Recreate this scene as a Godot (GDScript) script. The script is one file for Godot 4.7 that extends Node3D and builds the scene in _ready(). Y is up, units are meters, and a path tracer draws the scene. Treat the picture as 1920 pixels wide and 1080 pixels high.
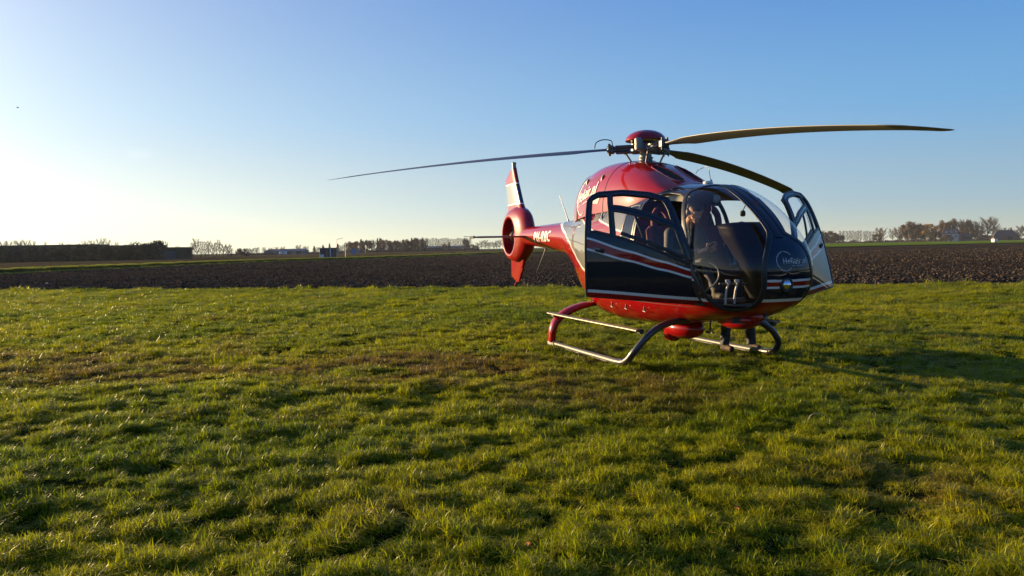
extends Node3D
# A red and black helicopter parked on a meadow beside a ploughed field, low winter sun from the left.
# Plan: camera at the origin looking along -z, x to the right, metres.

const SUN_AZ := 57.0      # degrees to the left of the view axis
const SUN_EL := 8.0
var M := {}
var rng := RandomNumberGenerator.new()
var n_big := FastNoiseLite.new()
var n_mid := FastNoiseLite.new()
var n_fine := FastNoiseLite.new()
var n_clump := FastNoiseLite.new()
var used := {}
var heli: Node3D
const ORD := ["first", "second", "third", "fourth", "fifth", "sixth", "seventh", "eighth", "ninth", "tenth", "eleventh", "twelfth", "thirteenth", "fourteenth", "fifteenth", "sixteenth", "seventeenth", "eighteenth", "nineteenth", "twentieth", "twenty-first", "twenty-second", "twenty-third", "twenty-fourth", "twenty-fifth", "twenty-sixth", "twenty-seventh", "twenty-eighth", "twenty-ninth", "thirtieth"]

# ---------------------------------------------------------------- mesh builder
class MB:
	var v := PackedVector3Array()
	var uv := PackedVector2Array()
	var c := PackedColorArray()
	var ix := PackedInt32Array()
	var nn := PackedVector3Array()

	func vert(p: Vector3, t := Vector2.ZERO, col := Color.WHITE) -> int:
		v.append(p); uv.append(t); c.append(col)
		return v.size() - 1

	func tri(a: int, b: int, d: int) -> void:
		ix.append(a); ix.append(b); ix.append(d)

	func quad(a: int, b: int, d: int, e: int) -> void:
		tri(a, b, d); tri(a, d, e)

	func flat_quad(a: Vector3, b: Vector3, d: Vector3, e: Vector3, col := Color.WHITE) -> void:
		var i := vert(a, Vector2(0, 0), col); vert(b, Vector2(1, 0), col); vert(d, Vector2(1, 1), col); vert(e, Vector2(0, 1), col)
		quad(i, i + 1, i + 2, i + 3)

	func flat_tri(a: Vector3, b: Vector3, d: Vector3, col := Color.WHITE) -> void:
		var i := vert(a, Vector2(0, 0), col); vert(b, Vector2(1, 0), col); vert(d, Vector2(.5, 1), col)
		tri(i, i + 1, i + 2)

	# chamfered box
	func box(t: Transform3D, s: Vector3, b := 0.0, col := Color.WHITE) -> void:
		var h := s / 2.0
		b = minf(b, minf(h.x, minf(h.y, h.z)) * 0.9)
		for ax in 3:
			for sg in [-1.0, 1.0]:
				var n := Vector3.ZERO; n[ax] = sg
				var u := Vector3.ZERO; u[(ax + 1) % 3] = 1.0
				var w := Vector3.ZERO; w[(ax + 2) % 3] = 1.0
				var hu: float = h[(ax + 1) % 3] - b
				var hw: float = h[(ax + 2) % 3] - b
				var o: Vector3 = n * h[ax]
				var q := [o - u * hu - w * hw, o + u * hu - w * hw, o + u * hu + w * hw, o - u * hu + w * hw]
				flat_quad(t * q[0], t * q[1], t * q[2], t * q[3], col)
		if b <= 0.0:
			return
		for ax in 3:
			var a1 := (ax + 1) % 3
			var a2 := (ax + 2) % 3
			for s1 in [-1.0, 1.0]:
				for s2 in [-1.0, 1.0]:
					var p := [Vector3.ZERO, Vector3.ZERO, Vector3.ZERO, Vector3.ZERO]
					for k in 4:
						p[k][ax] = (h[ax] - b) * (-1.0 if k in [0, 3] else 1.0)
						p[k][a1] = s1 * (h[a1] if k < 2 else h[a1] - b)
						p[k][a2] = s2 * (h[a2] - b if k < 2 else h[a2])
					flat_quad(t * p[0], t * p[1], t * p[2], t * p[3], col)
		for sx in [-1.0, 1.0]:
			for sy in [-1.0, 1.0]:
				for sz in [-1.0, 1.0]:
					var sv := Vector3(sx, sy, sz)
					flat_tri(t * (Vector3(h.x, h.y - b, h.z - b) * sv), t * (Vector3(h.x - b, h.y, h.z - b) * sv), t * (Vector3(h.x - b, h.y - b, h.z) * sv), col)

	# tube along points; flat = ratio of the second axis
	func tube(pts: Array, rad: Array, sides := 8, closed := false, col := Color.WHITE, caps := true, flat := 1.0, up := Vector3.UP) -> void:
		var n := pts.size()
		var base := v.size()
		for i in n:
			var a: Vector3 = pts[(i - 1 + n) % n] if (i > 0 or closed) else pts[0]
			var b: Vector3 = pts[(i + 1) % n] if (i < n - 1 or closed) else pts[n - 1]
			var d := (b - a).normalized()
			var x := up.cross(d)
			if x.length() < 0.05:
				x = Vector3(0.3, 0.1, 1).cross(d)
			x = x.normalized()
			var y := d.cross(x).normalized()
			var r: float = rad[i] if i < rad.size() else rad[rad.size() - 1]
			for k in sides:
				var g := TAU * k / sides
				vert(pts[i] + x * cos(g) * r + y * sin(g) * r * flat, Vector2(float(k) / sides, float(i)), col)
		for i in (n if closed else n - 1):
			for k in sides:
				var j := (i + 1) % n
				quad(base + i * sides + k, base + i * sides + (k + 1) % sides, base + j * sides + (k + 1) % sides, base + j * sides + k)
		if caps and not closed:
			for e in [0, n - 1]:
				var m := vert(pts[e], Vector2.ZERO, col)
				var ring := []
				for k in sides:
					ring.append(vert(v[base + e * sides + k], Vector2.ZERO, col))
				for k in sides:
					if e == 0: tri(m, ring[(k + 1) % sides], ring[k])
					else: tri(m, ring[k], ring[(k + 1) % sides])

	# lathe about local y, profile of (radius, y)
	func lathe(t: Transform3D, prof: Array, sides := 20, col := Color.WHITE) -> void:
		var base := v.size()
		var n := prof.size()
		for i in n:
			for k in sides:
				var g := TAU * k / sides
				vert(t * Vector3(prof[i].x * cos(g), prof[i].y, prof[i].x * sin(g)), Vector2(float(k) / sides, float(i) / n), col)
		for i in n - 1:
			for k in sides:
				var k2 := (k + 1) % sides
				quad(base + i * sides + k, base + i * sides + k2, base + (i + 1) * sides + k2, base + (i + 1) * sides + k)

	func ball(t: Transform3D, r: Vector3, col := Color.WHITE, sides := 14) -> void:
		var prof := []
		for i in 9:
			var g := PI * i / 8 - PI / 2
			prof.append(Vector2(maxf(cos(g), 0.001), sin(g)))
		lathe(t * Transform3D(Basis.from_scale(r), Vector3.ZERO), prof, sides, col)

	func mesh(flat_shade := false) -> ArrayMesh:
		var n := PackedVector3Array()
		if nn.size() == v.size():
			n = nn
		else:
			n.resize(v.size())
			for i in range(0, ix.size(), 3):
				var a := ix[i]; var b := ix[i + 1]; var d := ix[i + 2]
				var f := (v[d] - v[a]).cross(v[b] - v[a])
				n[a] += f; n[b] += f; n[d] += f
			for i in n.size():
				n[i] = n[i].normalized() if n[i].length_squared() > 1e-20 else Vector3.UP
		var arr := []
		arr.resize(Mesh.ARRAY_MAX)
		arr[Mesh.ARRAY_VERTEX] = v; arr[Mesh.ARRAY_NORMAL] = n; arr[Mesh.ARRAY_TEX_UV] = uv; arr[Mesh.ARRAY_COLOR] = c; arr[Mesh.ARRAY_INDEX] = ix
		var m := ArrayMesh.new()
		m.add_surface_from_arrays(Mesh.PRIMITIVE_TRIANGLES, arr)
		return m

# ---------------------------------------------------------------- node helpers
func numbered(called: String) -> String:
	var k: int = used.get(called, 0)
	used[called] = k + 1
	return called if k == 0 else "%s_%03d" % [called, k]

func obj(called: String, mb, mat: Material, parent: Node = null) -> MeshInstance3D:
	var o := MeshInstance3D.new()
	o.mesh = mb.mesh() if mb is MB else mb
	o.material_override = mat
	if parent == null:
		o.name = numbered(called)
		add_child(o)
	else:
		var k := 0
		for ch in parent.get_children():
			if String(ch.name) == called or String(ch.name).begins_with(called + "_0") or String(ch.name).begins_with(called + "_1"): k += 1
		o.name = called if k == 0 else "%s_%03d" % [called, k]
		parent.add_child(o, true)
	return o

func tag(o: Node, label: String, category: String, group := "") -> Node:
	o.set_meta("label", label)
	o.set_meta("category", category)
	if group: o.set_meta("group", group)
	return o

func thing(called: String, label: String, category: String, at := Vector3.ZERO, turn := 0.0, group := "") -> Node3D:
	var o := Node3D.new()
	o.name = numbered(called)
	add_child(o)
	o.position = at
	o.rotation.y = turn
	tag(o, label, category, group)
	return o

func struct(o: Node, kind := "structure") -> Node:
	o.set_meta("kind", kind)
	return o

func lin(r: float, g: float, b: float) -> Color:
	return Color(r, g, b).linear_to_srgb()

func mat(col: Color, rough := 0.6, metal := 0.0, coat := 0.0) -> StandardMaterial3D:
	var m := StandardMaterial3D.new()
	m.albedo_color = col
	m.roughness = rough
	m.metallic = metal
	if coat > 0.0:
		m.clearcoat_enabled = true
		m.clearcoat = coat
		m.clearcoat_roughness = 0.03
	return m

func glass(tint: Color, alpha: float) -> StandardMaterial3D:
	var m := StandardMaterial3D.new()
	m.albedo_color = Color(tint.r, tint.g, tint.b, alpha)
	m.transparency = BaseMaterial3D.TRANSPARENCY_ALPHA
	m.roughness = 0.02
	m.metallic_specular = 0.46
	return m

func vmat(rough := 0.7, metal := 0.0) -> StandardMaterial3D:
	var m := mat(Color.WHITE, rough, metal)
	m.vertex_color_use_as_albedo = true
	return m

func key(keys: Array, x: float, col := 1) -> float:
	if x <= keys[0][0]: return keys[0][col]
	for i in keys.size() - 1:
		if x <= keys[i + 1][0]:
			var t: float = (x - keys[i][0]) / (keys[i + 1][0] - keys[i][0])
			t = t * t * (3.0 - 2.0 * t) * 0.35 + t * 0.65
			return lerpf(keys[i][col], keys[i + 1][col], t)
	return keys[keys.size() - 1][col]

func smooth_path(p: Array, per := 6, closed := false) -> Array:
	var out := []
	var n := p.size()
	for i in (n if closed else n - 1):
		var a = p[(i - 1 + n) % n] if (closed or i > 0) else p[i]
		var b = p[i]
		var c = p[(i + 1) % n]
		var d = p[(i + 2) % n] if (closed or i + 2 < n) else c
		for k in per:
			var t := float(k) / per
			out.append(b.cubic_interpolate(c, a, d, t))
	if not closed: out.append(p[n - 1])
	return out

func along(p: Vector3, to: Vector3, spin := 0.0) -> Transform3D:
	# local y runs from p towards to
	var y := (to - p).normalized()
	var x := y.cross(Vector3(0.31, 0.17, 0.93)).normalized()
	var b := Basis(x, y, x.cross(y))
	return Transform3D(b * Basis(Vector3.UP, spin), p)

func rod(mb: MB, a: Vector3, b: Vector3, r: float, sides := 8, col := Color.WHITE) -> void:
	mb.tube([a, b], [r, r], sides, false, col)

func at(v: Vector3) -> Transform3D:
	return Transform3D(Basis(), v)

# ---------------------------------------------------------------- main
func _ready() -> void:
	rng.seed = 7
	for q in [[n_big, 0.12, 3], [n_mid, 0.75, 11], [n_fine, 2.4, 19], [n_clump, 4.6, 29]]:
		q[0].noise_type = FastNoiseLite.TYPE_SIMPLEX_SMOOTH
		q[0].frequency = q[1]
		q[0].seed = q[2]
		q[0].fractal_octaves = 2
	camera_and_light()
	materials()
	ground()
	far_fields()
	grass()
	far_buildings()
	trees()
	far_things()
	helicopter()
	people()
	small_things()

func camera_and_light() -> void:
	var cam := Camera3D.new()
	cam.name = "camera"
	cam.fov = 40.09
	cam.near = 0.1
	cam.far = 4000.0
	cam.position = Vector3(0, 1.54, 0)
	cam.rotation_order = EULER_ORDER_YXZ
	cam.rotation = Vector3(-0.0513, 0, CAM_ROLL)
	add_child(cam)
	cam.current = true
	var sun := DirectionalLight3D.new()
	sun.name = "sun"
	sun.light_energy = 1.6
	sun.light_color = Color(1.0, 0.86, 0.64)
	sun.light_angular_distance = 0.5
	sun.shadow_enabled = true
	var s := sun_dir()
	add_child(sun)
	sun.look_at_from_position(Vector3.ZERO, -s)
	var env := Environment.new()
	env.background_mode = Environment.BG_SKY
	env.tonemap_mode = Environment.TONE_MAPPER_LINEAR
	env.tonemap_exposure = 2.5
	env.background_energy_multiplier = 0.40
	env.sdfgi_enabled = true
	env.ssao_enabled = true
	env.ssil_enabled = true
	env.fog_enabled = true
	env.fog_density = 0.00012
	env.fog_light_color = Color(0.80, 0.83, 0.86)
	var sky := Sky.new()
	var pm := PanoramaSkyMaterial.new()
	pm.panorama = sky_image()
	sky.sky_material = pm
	env.sky = sky
	var we := WorldEnvironment.new()
	we.name = "environment"
	we.environment = env
	add_child(we)

const CAM_ROLL := -0.0189

func sun_dir() -> Vector3:
	var a := deg_to_rad(SUN_AZ)
	var e := deg_to_rad(SUN_EL)
	return Vector3(-sin(a) * cos(e), sin(e), -cos(a) * cos(e))

# clear winter sky: blue overhead, a warm band on the horizon that widens towards the sun
func sky_image() -> ImageTexture:
	var w := 1024
	var h := 512
	var im := Image.create_empty(w, h, false, Image.FORMAT_RGBF)
	var s := sun_dir()
	var lv := [[0.0, 0.42, 0.48, 0.40], [3.0, 0.27, 0.44, 0.57], [9.0, 0.14, 0.385, 0.695], [18.0, 0.065, 0.255, 0.65], [35.0, 0.03, 0.15, 0.52], [90.0, 0.015, 0.08, 0.36]]
	for y in h:
		var el := 90.0 - (y + 0.5) / h * 180.0
		var e := maxf(el, 0.0)
		var b := Vector3(key(lv, e, 1), key(lv, e, 2), key(lv, e, 3))
		var low := exp(-e / 6.0)
		for x in w:
			var phi := (float(x) / w - 0.25) * TAU
			var d := Vector3(cos(phi) * cos(deg_to_rad(e)), sin(deg_to_rad(e)), sin(phi) * cos(deg_to_rad(e)))
			var g := rad_to_deg(acos(clampf(d.dot(s), -1, 1)))
			var halo := exp(-g / 25.0)
			var col := b + Vector3(0.94, 0.85, 0.60) * halo + Vector3(1.0, 0.84, 0.46) * exp(-pow(g / 57.0, 2.0)) * low
			col += Vector3(3.2, 2.8, 2.0) * exp(-g / 8.0)
			im.set_pixel(x, y, Color(col.x, col.y, col.z))
	# the short bright contrail low on the left
	var cx := (atan2(-cos(deg_to_rad(-25.2)), sin(deg_to_rad(-25.2))) / TAU + 0.25) * w
	for k in 4:
		var px := posmod(int(cx) + k - 2, w)
		var cy := int((90.0 - 6.5) / 180.0 * h)
		var c := im.get_pixel(px, cy)
		im.set_pixel(px, cy, Color(c.r + 0.06, c.g + 0.05, c.b + 0.04))
	return ImageTexture.create_from_image(im)

func noise_tex(freq: float, a: Color, b: Color, sd: int, size := 512, mid = null) -> NoiseTexture2D:
	var n := FastNoiseLite.new()
	n.noise_type = FastNoiseLite.TYPE_SIMPLEX_SMOOTH
	n.frequency = freq
	n.seed = sd
	n.fractal_octaves = 5
	var t := NoiseTexture2D.new()
	t.width = size; t.height = size
	t.seamless = true
	t.noise = n
	var g := Gradient.new()
	g.set_color(0, a); g.set_color(1, b)
	if mid != null: g.add_point(0.5, mid)
	t.color_ramp = g
	return t

func bump_tex(freq: float, sd: int, size := 512) -> NoiseTexture2D:
	return noise_tex(freq, Color.BLACK, Color.WHITE, sd, size)

func tri_mat(tex: Texture2D, scale: float, rough := 0.9, bump = null, bump_cm := 0.0) -> StandardMaterial3D:
	var m := StandardMaterial3D.new()
	m.albedo_texture = tex
	m.uv1_triplanar = true
	m.uv1_world_triplanar = true
	m.uv1_scale = Vector3.ONE * scale
	m.roughness = rough
	m.metallic_specular = 0.0
	if bump != null:
		m.heightmap_enabled = true
		m.heightmap_texture = bump
		m.heightmap_scale = bump_cm
	return m

const RED := [0.27, 0.003, 0.006]
const BLACK := [0.006, 0.010, 0.023]
const SILVER := [0.165, 0.16, 0.15]
const WHITE := [0.68, 0.68, 0.66]

func materials() -> void:
	var red := lin(RED[0], RED[1], RED[2])
	M.red = mat(red, 0.35, 0.0, 1.0)
	M.red.metallic_specular = 0.12
	M.black = mat(lin(BLACK[0], BLACK[1], BLACK[2]), 0.3, 0.0, 1.0)
	M.silver = mat(lin(SILVER[0], SILVER[1], SILVER[2]), 0.25, 0.35, 1.0)
	M.white = mat(lin(WHITE[0], WHITE[1], WHITE[2]), 0.4, 0.0, 0.6)
	M.frame = mat(lin(0.012, 0.014, 0.018), 0.42)
	M.rubber = mat(lin(0.012, 0.012, 0.012), 0.7)
	M.dark = mat(lin(0.02, 0.02, 0.022), 0.6)
	M.grey = mat(lin(0.07, 0.07, 0.072), 0.5)
	M.metal = mat(lin(0.20, 0.20, 0.205), 0.42, 0.3)
	M.steel = mat(lin(0.075, 0.074, 0.071), 0.5, 0.1)
	M.gunmetal = mat(lin(0.035, 0.035, 0.038), 0.38, 0.2, 0.5)
	M.bronze = mat(lin(0.17, 0.14, 0.085), 0.4, 0.35)
	M.blade = mat(lin(0.105, 0.100, 0.092), 0.42)
	M.tip = mat(lin(0.012, 0.014, 0.022), 0.4)
	M.seat = mat(lin(0.11, 0.014, 0.02), 0.8)
	M.seat.rim_enabled = true
	M.seat.rim = 0.4
	M.interior = mat(lin(0.05, 0.048, 0.047), 0.8)
	M.ceiling = mat(lin(0.30, 0.26, 0.18), 0.8)
	M.hood = mat(lin(0.009, 0.008, 0.008), 0.5)
	M.hood.metallic_specular = 0.12
	M.glass = glass(Color(0.2, 0.24, 0.28), 0.012)
	M.tint = glass(Color(0.2, 0.24, 0.28), 0.01)
	M.lamp = mat(lin(0.8, 0.8, 0.82), 0.08, 1.0)
	M.vert = vmat(0.75)
	M.bark = mat(lin(0.055, 0.042, 0.032), 0.95)
	M.twig = vmat(0.9)
	M.leafy = vmat(0.8)
	M.leafy.backlight_enabled = true
	M.leafy.backlight = Color(0.35, 0.35, 0.35)

# ---------------------------------------------------------------- ground
func edge_depth(x: float) -> float:
	return 29.6 - (0.27 if x < 0 else 0.21) * x + 0.35 * n_mid.get_noise_2d(x * 0.8, 50.0) + 0.12 * n_fine.get_noise_2d(x, 9.0)

func meadow_y(x: float, d: float) -> float:
	var f := clampf((edge_depth(x) - d) / 0.6, 0.0, 1.0)
	return (0.035 * n_big.get_noise_2d(x * 1.6, d * 1.6) + 0.020 * n_mid.get_noise_2d(x, d * 1.1) + 0.023 * n_fine.get_noise_2d(x, d) + 0.030 * n_clump.get_noise_2d(x, d)) * f - 0.012

func dryness(x: float, d: float) -> float:
	var v := 0.62 * n_mid.get_noise_2d(x * 0.42 + 40.0, d * 0.5) + 0.4 * n_big.get_noise_2d(x * 3.1 - 9.0, d * 3.3) + 0.22 * n_fine.get_noise_2d(x * 0.8 + 5.0, d * 0.8)
	# the worn brownish band across the middle left and the dry places near the skids
	v += (0.62 + 0.75 * n_mid.get_noise_2d(x * 0.9 - 30.0, d * 0.9) + 0.5 * n_fine.get_noise_2d(x * 0.7, d * 0.7 + 60.0)) * exp(-pow((d - 10.4 + 0.25 * (x + 2.5)) / 1.9, 2.0)) * smoothstep(3.5, -0.5, x)
	v += 0.32 * exp(-(pow((x - 2.2) / 2.2, 2.0) + pow((d - 8.6) / 1.0, 2.0)))
	v += 0.24 * exp(-(pow((x - 3.6) / 0.9, 2.0) + pow((d - 5.9) / 0.6, 2.0)))
	return clampf(v - 0.16, 0.0, 1.0)

func ground() -> void:
	var mb := MB.new()
	var q := 1600.0
	var xs := [-q, -52.0, 52.0, q]
	var zs := [q, -1.0, -150.0, -q]
	for i in 3:
		for j in 3:
			# the middle cell dips under the meadow and the furrow
			var y := -0.7 if i == 1 and j == 1 else -0.14
			mb.flat_quad(Vector3(xs[i], y, zs[j]), Vector3(xs[i + 1], y, zs[j]), Vector3(xs[i + 1], y, zs[j + 1]), Vector3(xs[i], y, zs[j + 1]))
	var turf := noise_tex(0.02, lin(0.03, 0.05, 0.010), lin(0.085, 0.11, 0.028), 4, 512, lin(0.05, 0.085, 0.016))
	struct(obj("ground", mb, tri_mat(turf, 0.13)))
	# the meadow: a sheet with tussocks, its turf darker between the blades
	mb = MB.new()
	var nd := 330
	var nx := 340
	for j in nd:
		var t := float(j) / (nd - 1)
		for i in nx:
			var u := float(i) / (nx - 1) * 2.0 - 1.0
			var near := 1.4
			var xw := u * (5.0 + 0.80 * lerpf(near, 34.0, pow(t, 1.7)))
			var e := edge_depth(xw)
			var d := lerpf(near, e, pow(t, 1.7))
			var y := meadow_y(xw, d)
			if j == nd - 1: y = -0.2
			var k := dryness(xw, d)
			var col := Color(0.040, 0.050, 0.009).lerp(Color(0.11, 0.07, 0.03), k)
			mb.vert(Vector3(xw, y, -d), Vector2.ZERO, col)
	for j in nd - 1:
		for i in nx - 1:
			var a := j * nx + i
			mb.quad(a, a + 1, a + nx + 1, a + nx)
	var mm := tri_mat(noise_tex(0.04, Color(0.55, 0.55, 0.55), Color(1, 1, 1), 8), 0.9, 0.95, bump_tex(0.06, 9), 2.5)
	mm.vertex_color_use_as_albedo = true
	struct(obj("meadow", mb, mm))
	soil()

func soil_y(x: float, s: float) -> float:
	# s: metres beyond the edge of the meadow; a furrow first, then the ploughed ground
	var furrow := -0.30 * exp(-pow((s - 0.42) / 0.30, 2.0)) + 0.13 * exp(-pow((s - 1.15) / 0.4, 2.0))
	var ridge := 0.035 * sin(s * TAU / 0.62 + 1.5 * n_mid.get_noise_2d(x * 0.6, s * 0.3))
	var rough := 0.042 * n_fine.get_noise_2d(x * 0.9, s * 0.9) + 0.035 * n_mid.get_noise_2d(x * 1.3 + 70.0, s * 1.3)
	return -0.06 + furrow + (ridge + rough) * clampf(s / 0.5, 0.0, 1.0) * (1.0 if s < 80.0 else 0.6)

var bank_path := []
const BANK := [[-47.0, 50.0], [-48.5, 76.0], [-46.0, 90.0], [-44.0, 105.0], [-39.5, 124.0], [-27.5, 139.0], [-16.0, 170.0], [-3.5, 217.0]]
const FAR_EDGE := [[-3.5, 217.0], [35.0, 212.0], [82.0, 204.0], [150.0, 236.0], [230.0, 262.0]]

func soil() -> void:
	var mb := MB.new()
	var nd := 300
	var nx := 430
	var light_soil := Color(0.095, 0.078, 0.061)
	var dark_soil := Color(0.046, 0.039, 0.032)
	for j in nd:
		var t := float(j) / (nd - 1)
		for i in nx:
			var u := float(i) / (nx - 1)
			var s := 0.02 + 12.0 * t + 225.0 * pow(t, 3.2)
			var d0 := 30.0 + s
			var x := lerpf(-0.90 * d0 - 8.0, 0.78 * d0 + 8.0, u)
			var y := soil_y(x, s)
			var k := clampf(0.5 + 0.7 * n_fine.get_noise_2d(x * 0.7, s * 0.7 + 31.0) + 0.5 * n_big.get_noise_2d(x, s), 0.0, 1.0)
			mb.vert(Vector3(x, y, -edge_depth(x) - s), Vector2.ZERO, dark_soil.lerp(light_soil, k))
	for j in nd - 1:
		for i in nx - 1:
			var a := j * nx + i
			mb.quad(a, a + 1, a + nx + 1, a + nx)
	var sm := tri_mat(noise_tex(0.05, Color(0.6, 0.6, 0.6), Color(1, 1, 1), 21), 0.7, 0.95, bump_tex(0.05, 22), 5.0)
	sm.vertex_color_use_as_albedo = true
	struct(obj("ploughed_field", mb, sm))
	# loose clods turned up by the plough
	var variants := []
	for k in 4:
		var cb := MB.new()
		var prof := [Vector2(0.02, -0.7), Vector2(0.75, -0.55), Vector2(1.0, -0.05), Vector2(0.8, 0.42), Vector2(0.3, 0.72), Vector2(0.02, 0.78)]
		cb.lathe(Transform3D(), prof, 7)
		for i in cb.v.size():
			var p := cb.v[i]
			cb.v[i] = p * (1.0 + 0.55 * n_mid.get_noise_3d(p.x * 1.1 + k * 13.0, p.y * 1.1, p.z * 1.1))
		variants.append(cb.mesh())
	var spots := [[], [], [], []]
	var n := 0
	while n < 120000:
		var t := rng.randf()
		var s := 0.75 + 14.0 * t + 105.0 * pow(t, 2.6)
		var d0 := 30.0 + s
		var x := rng.randf_range(-0.84 * d0 - 4.0, 0.74 * d0 + 3.0)
		if s > 30.0 and x < -47.0: n += 1; continue
		spots[n % 4].append([x, s])
		n += 1
	for k in 4:
		var mmm := MultiMesh.new()
		mmm.transform_format = MultiMesh.TRANSFORM_3D
		mmm.use_colors = true
		mmm.mesh = variants[k]
		mmm.instance_count = spots[k].size()
		for i in spots[k].size():
			var x: float = spots[k][i][0]
			var s: float = spots[k][i][1]
			var r := 0.016 + 0.052 * pow(rng.randf(), 2.6)
			if s > 35.0: r *= 1.5
			var b := Basis.from_euler(Vector3(rng.randf_range(-0.5, 0.5), rng.randf() * TAU, rng.randf_range(-0.5, 0.5))) * Basis.from_scale(Vector3(r * rng.randf_range(0.8, 1.5), r * rng.randf_range(0.55, 0.95), r))
			mmm.set_instance_transform(i, Transform3D(b, Vector3(x, soil_y(x, s) + r * 0.35, -edge_depth(x) - s)))
			var f := pow(rng.randf(), 1.6)
			mmm.set_instance_color(i, Color(0.052, 0.043, 0.033).lerp(Color(0.22, 0.16, 0.105), f))
		var o := MultiMeshInstance3D.new()
		o.name = numbered("soil_clods")
		o.multimesh = mmm
		var cm := tri_mat(noise_tex(0.06, Color(0.65, 0.65, 0.65), Color(1, 1, 1), 23), 2.0, 0.95)
		cm.vertex_color_use_as_albedo = true
		o.material_override = cm
		add_child(o)
		struct(o, "stuff")
		tag(o, "brown clods of earth lying loose all over the ploughed field", "soil", "clods on the ploughed field")

func sheet(called: String, poly: Array, y: float, m: Material) -> void:
	var pts := PackedVector2Array()
	for p in poly: pts.append(Vector2(p[0], p[1]))
	var ids := Geometry2D.triangulate_polygon(pts)
	var mb := MB.new()
	for p in pts: mb.vert(Vector3(p.x, y, -p.y))
	for i in range(0, ids.size(), 3): mb.tri(ids[i], ids[i + 1], ids[i + 2])
	struct(obj(called, mb, m))

func far_fields() -> void:
	var stub := noise_tex(0.03, lin(0.05, 0.041, 0.020), lin(0.115, 0.088, 0.044), 31, 512, lin(0.075, 0.060, 0.030))
	var poly := BANK.duplicate()
	poly += [[120.0, 500.0], [120.0, 560.0], [-400.0, 560.0], [-400.0, 50.0]]
	sheet("stubble_field", poly, 0.16, tri_mat(stub, 0.05))
	var green := noise_tex(0.03, lin(0.085, 0.15, 0.014), lin(0.15, 0.22, 0.022), 32)
	var poly2 := FAR_EDGE.duplicate()
	poly2 += [[420.0, 560.0], [118.0, 545.0]]
	sheet("winter_crop_field", poly2, 0.18, tri_mat(green, 0.04))
	# grassy ditch bank between the ploughed field and the stubble
	var mb := MB.new()
	var path := []
	for p in BANK: path.append(Vector3(p[0], 0, -p[1]))
	path.append(Vector3(20.0, 0, -222.0))
	path = smooth_path(path, 26)
	var w := [[-2.2, -0.16], [-1.3, 0.06], [-0.7, 0.10], [0.0, 0.26], [0.7, 0.34], [2.5, 0.28], [4.6, 0.22], [6.0, 0.1]]
	for i in path.size():
		var a: Vector3 = path[maxi(i - 1, 0)]
		var b: Vector3 = path[mini(i + 1, path.size() - 1)]
		var side := Vector3.UP.cross(b - a).normalized()
		for k in w.size():
			var p: Vector3 = path[i] + side * (w[k][0] + 0.5 * n_mid.get_noise_2d(i * 0.9, k * 3.0))
			p.y = w[k][1] * (1.0 if i < path.size() - 30 else 0.6) + 0.16 * n_fine.get_noise_2d(i * 0.35, k * 1.7) * (1.0 if k > 1 and k < 6 else 0.0)
			var dry := clampf(0.4 + 0.9 * n_mid.get_noise_2d(i * 0.25, k * 2.0), 0.0, 1.0)
			mb.vert(p, Vector2.ZERO, Color(0.065, 0.12, 0.016).lerp(Color(0.14, 0.15, 0.035), dry * 0.7))
	for i in path.size() - 1:
		for k in w.size() - 1:
			var o := i * w.size() + k
			mb.quad(o, o + 1, o + w.size() + 1, o + w.size())
	var bm := tri_mat(noise_tex(0.05, Color(0.6, 0.6, 0.6), Color(1, 1, 1), 33), 0.6, 0.95, bump_tex(0.05, 34), 6.0)
	bm.vertex_color_use_as_albedo = true
	struct(obj("ditch_bank", mb, bm))
	bank_path = path

# ---------------------------------------------------------------- grass
func tuft_mesh(blades: int, spread: float, sd: int, long: float) -> ArrayMesh:
	var r := RandomNumberGenerator.new()
	r.seed = sd
	var mb := MB.new()
	mb.nn = PackedVector3Array()
	for b in blades:
		var a := r.randf() * TAU
		var rad := spread * sqrt(r.randf())
		var o := Vector3(cos(a) * rad, 0, sin(a) * rad)
		var lean := r.randf() * TAU
		var dir := Vector3(cos(lean), 0, sin(lean))
		var h := long * r.randf_range(0.5, 1.0)
		var bend := h * r.randf_range(0.15, 1.05)
		var flat := r.randf() < 0.16
		var wid := r.randf_range(0.0013, 0.0029)
		var side := Vector3(-dir.z, 0, dir.x).rotated(Vector3.UP, r.randf_range(-0.9, 0.9))
		var tone := r.randf()
		var col := Color(0.5, 0.64, 0.6).lerp(Color(1.42, 1.3, 1.0), tone)
		if r.randf() < 0.09: col = Color(1.6, 1.1, 2.0)
		if flat: col = Color(1.6, 1.15, 2.2) * r.randf_range(0.6, 1.1)
		var pts := []
		for k in 4:
			var t := k / 3.0
			if flat:
				pts.append(o + dir * long * 1.5 * (t - 0.5) + Vector3.UP * long * (0.42 + 0.3 * t * (1.0 - t) + r.randf_range(-0.05, 0.05)))
				continue
			pts.append(o + Vector3.UP * h * (t - 0.28 * t * t * bend / h) + dir * bend * t * t)
		var base := mb.v.size()
		for k in 3:
			var ww := wid * (1.0 - 0.28 * k)
			mb.vert(pts[k] - side * ww, Vector2.ZERO, col)
			mb.vert(pts[k] + side * ww, Vector2.ZERO, col)
		mb.vert(pts[3], Vector2.ZERO, col)
		mb.quad(base, base + 1, base + 3, base + 2)
		mb.quad(base + 2, base + 3, base + 5, base + 4)
		mb.tri(base + 4, base + 5, base + 6)
	return mb.mesh()

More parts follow.
